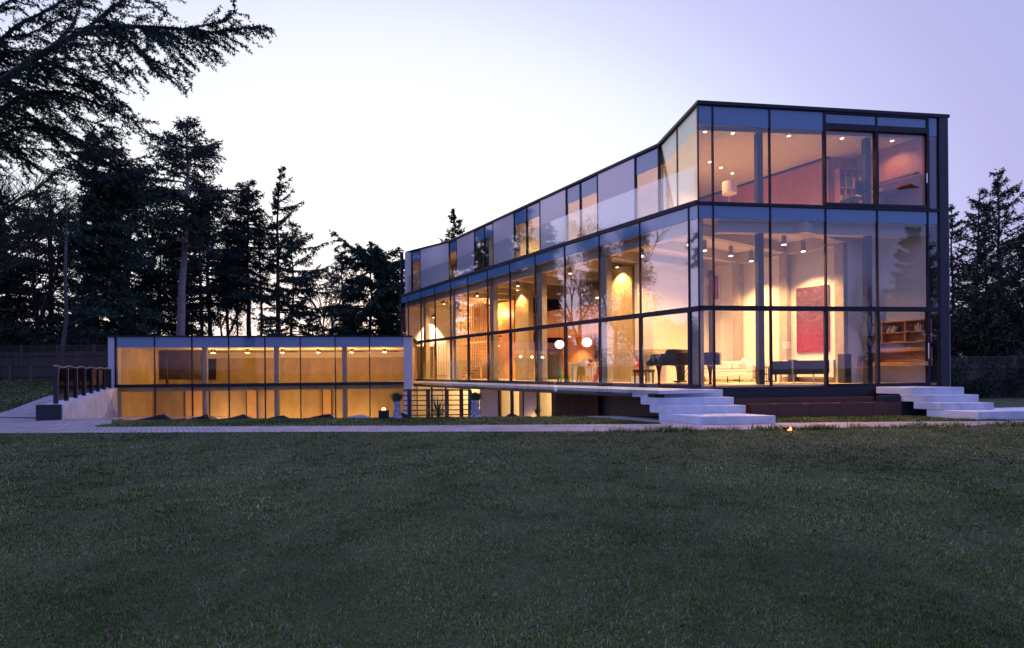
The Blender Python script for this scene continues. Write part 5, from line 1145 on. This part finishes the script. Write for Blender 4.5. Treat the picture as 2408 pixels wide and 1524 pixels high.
# right undergrowth: climbing shrubs on the fence
rng = np.random.default_rng(78); T = []
for i in range(46):
    x = 17.5+rng.random()*13; y = 25.3-(x-17)*.06-.35-rng.random()*.6; T.append(blob_leaves(rng, np.array([x, y, .1+rng.random()*1.3]), .55, 260, .12))
for i in range(60):
    x = 18+rng.random()*16; y = 27+rng.random()*7; T.append(blob_leaves(rng, np.array([x, y, .3+rng.random()*4.2]), 1.3, 420, .22))
o = tri_mesh('shrubs', np.concatenate(T), HEDGE, None); o['kind'] = 'stuff'
# ---- trees left of the view and behind the camera, seen mirrored in the glass
G4 = 'garden trees outside the view, mirrored in the long glass front'
def refl(u, f=1.0): pass
for sd, x, y, h, R, kind, lab in ((51, -46.5, 45, 20, 4.0, 'c', 'tall conifer left of the view, mirrored at the far end of the glass'), (52, -43.5, 42.5, 19, 3.6, 'c', 'second tall conifer left of the view, mirrored in the far panes'), (53, -41.9, 39.4, 14, 3.6, 'c', 'third conifer left of the view, mirrored beside the bare tree'), (54, -40, 35.5, 12.5, 3.6, 'c', 'fourth conifer left of the view, mirrored in the middle panes'),
    (55, -31.5, 29.0, 16, 3.0, 'b', 'bare tree left of the view, mirrored in the middle panes'), (56, -30.5, 25.0, 15.5, 3.8, 'r', 'big round leafy tree left of the view, mirrored in the middle panes'), (57, -30.5, 20.5, 7.5, 3.4, 's', 'low leafy tree left of the view, mirrored near the corner'), (58, -29, 17.5, 6.2, 3.0, 's', 'lower leafy tree left of the view, mirrored near the corner'), (59, -33, 23, 8.5, 3.0, 's', 'low leafy tree beside the big round one, outside the view')):
    if kind == 'c': conifer(sd, x, y, .8, h, R, 1.5, lab, G4, .6, 6, .05, .3, .1, 1.2, .24, 4, .22, lambda f: (1-f)**.5)
    elif kind == 'b': bare_tree(sd, x, y, .8, h, lab, .45, 7, group=G4, trunkfrac=.26)
    elif kind == 'r':
        t = bare_tree(sd, x, y, .8, h, lab, .5, 5, group=G4, name='leafy_tree', trunkfrac=.3); rg = np.random.default_rng(sd)
        T = [blob_leaves(rg, np.array([3.2*math.cos(a)*rr_, 3.2*math.sin(a)*rr_, zz]), 1.35, 420, .26) for a, rr_, zz in zip(rg.random(46)*6.28, rg.random(46)**.5, 5.5+rg.random(46)*8.6)]; tri_mesh('crown', np.concatenate(T), HEDGE, t)
    else:
        t = bare_tree(sd, x, y, .5, h, lab, .6, 4, group=G4, name='leafy_tree', trunkfrac=.3); rg = np.random.default_rng(sd)
        T = [blob_leaves(rg, np.array([R*math.cos(a)*rr_, R*math.sin(a)*rr_, zz*(1-.35*rr_)]), 1.0, 380, .2) for a, rr_, zz in zip(rg.random(30)*6.28, rg.random(30)**.5, .8+rg.random(30)*(h-1.4))]; tri_mesh('crown', np.concatenate(T), HEDGE, t)
conifer(61, 38.6, -4.5, 0, 12.8, 3.2, .6, 'tall conifer behind the camera, mirrored in the right hand end panes', None, .5, 6, .1, .2, .1, 1.0, .22, 4, .16, lambda f: (1-f)**.7)
bare_tree(62, 32.9, -3.2, 0, 8.4, 'bare tree behind the camera, mirrored in the end panes', .5, 7, trunkfrac=.28)
# fallen leaves on the lawn
rr = random.Random(8); lm = [mat('fallen_leaf', (.10, .045, .025), .7, noise=.3), mat('fallen_leaf_pale', (.09, .065, .035), .7, noise=.2)]
for i, (u, v) in enumerate(((820, 1098), (818, 1092), (253, 1494), (1885, 1420), (1915, 1265), (470, 1120), (1180, 1370), (1246, 1490), (2010, 1175), (1600, 1490), (1995, 1180))):
    Y = H*1240/(v-871); X = uX(u, Y); b = MB(); s = rr.uniform(.022, .036); a = rr.random()*6
    pts = [(math.cos(a+q)*s*(1 if k % 2 else .6), math.sin(a+q)*s*.7*(1 if k % 2 else .6), .0+.012*(k % 3)) for k, q in enumerate(np.linspace(0, 5.6, 9))]
    b.add(pts+[(p[0], p[1], p[2]+.003) for p in pts], [tuple(range(9))[::-1], tuple(range(9, 18))]+[(k, (k+1) % 9, (k+1) % 9+9, k+9) for k in range(9)]); o = b.obj('fallen_leaf', lm[i % 2]); o.location = (X, Y, .03)
    tag(o, 'fallen leaf lying on the frosty lawn', 'leaf', 'fallen leaves scattered over the lawn')
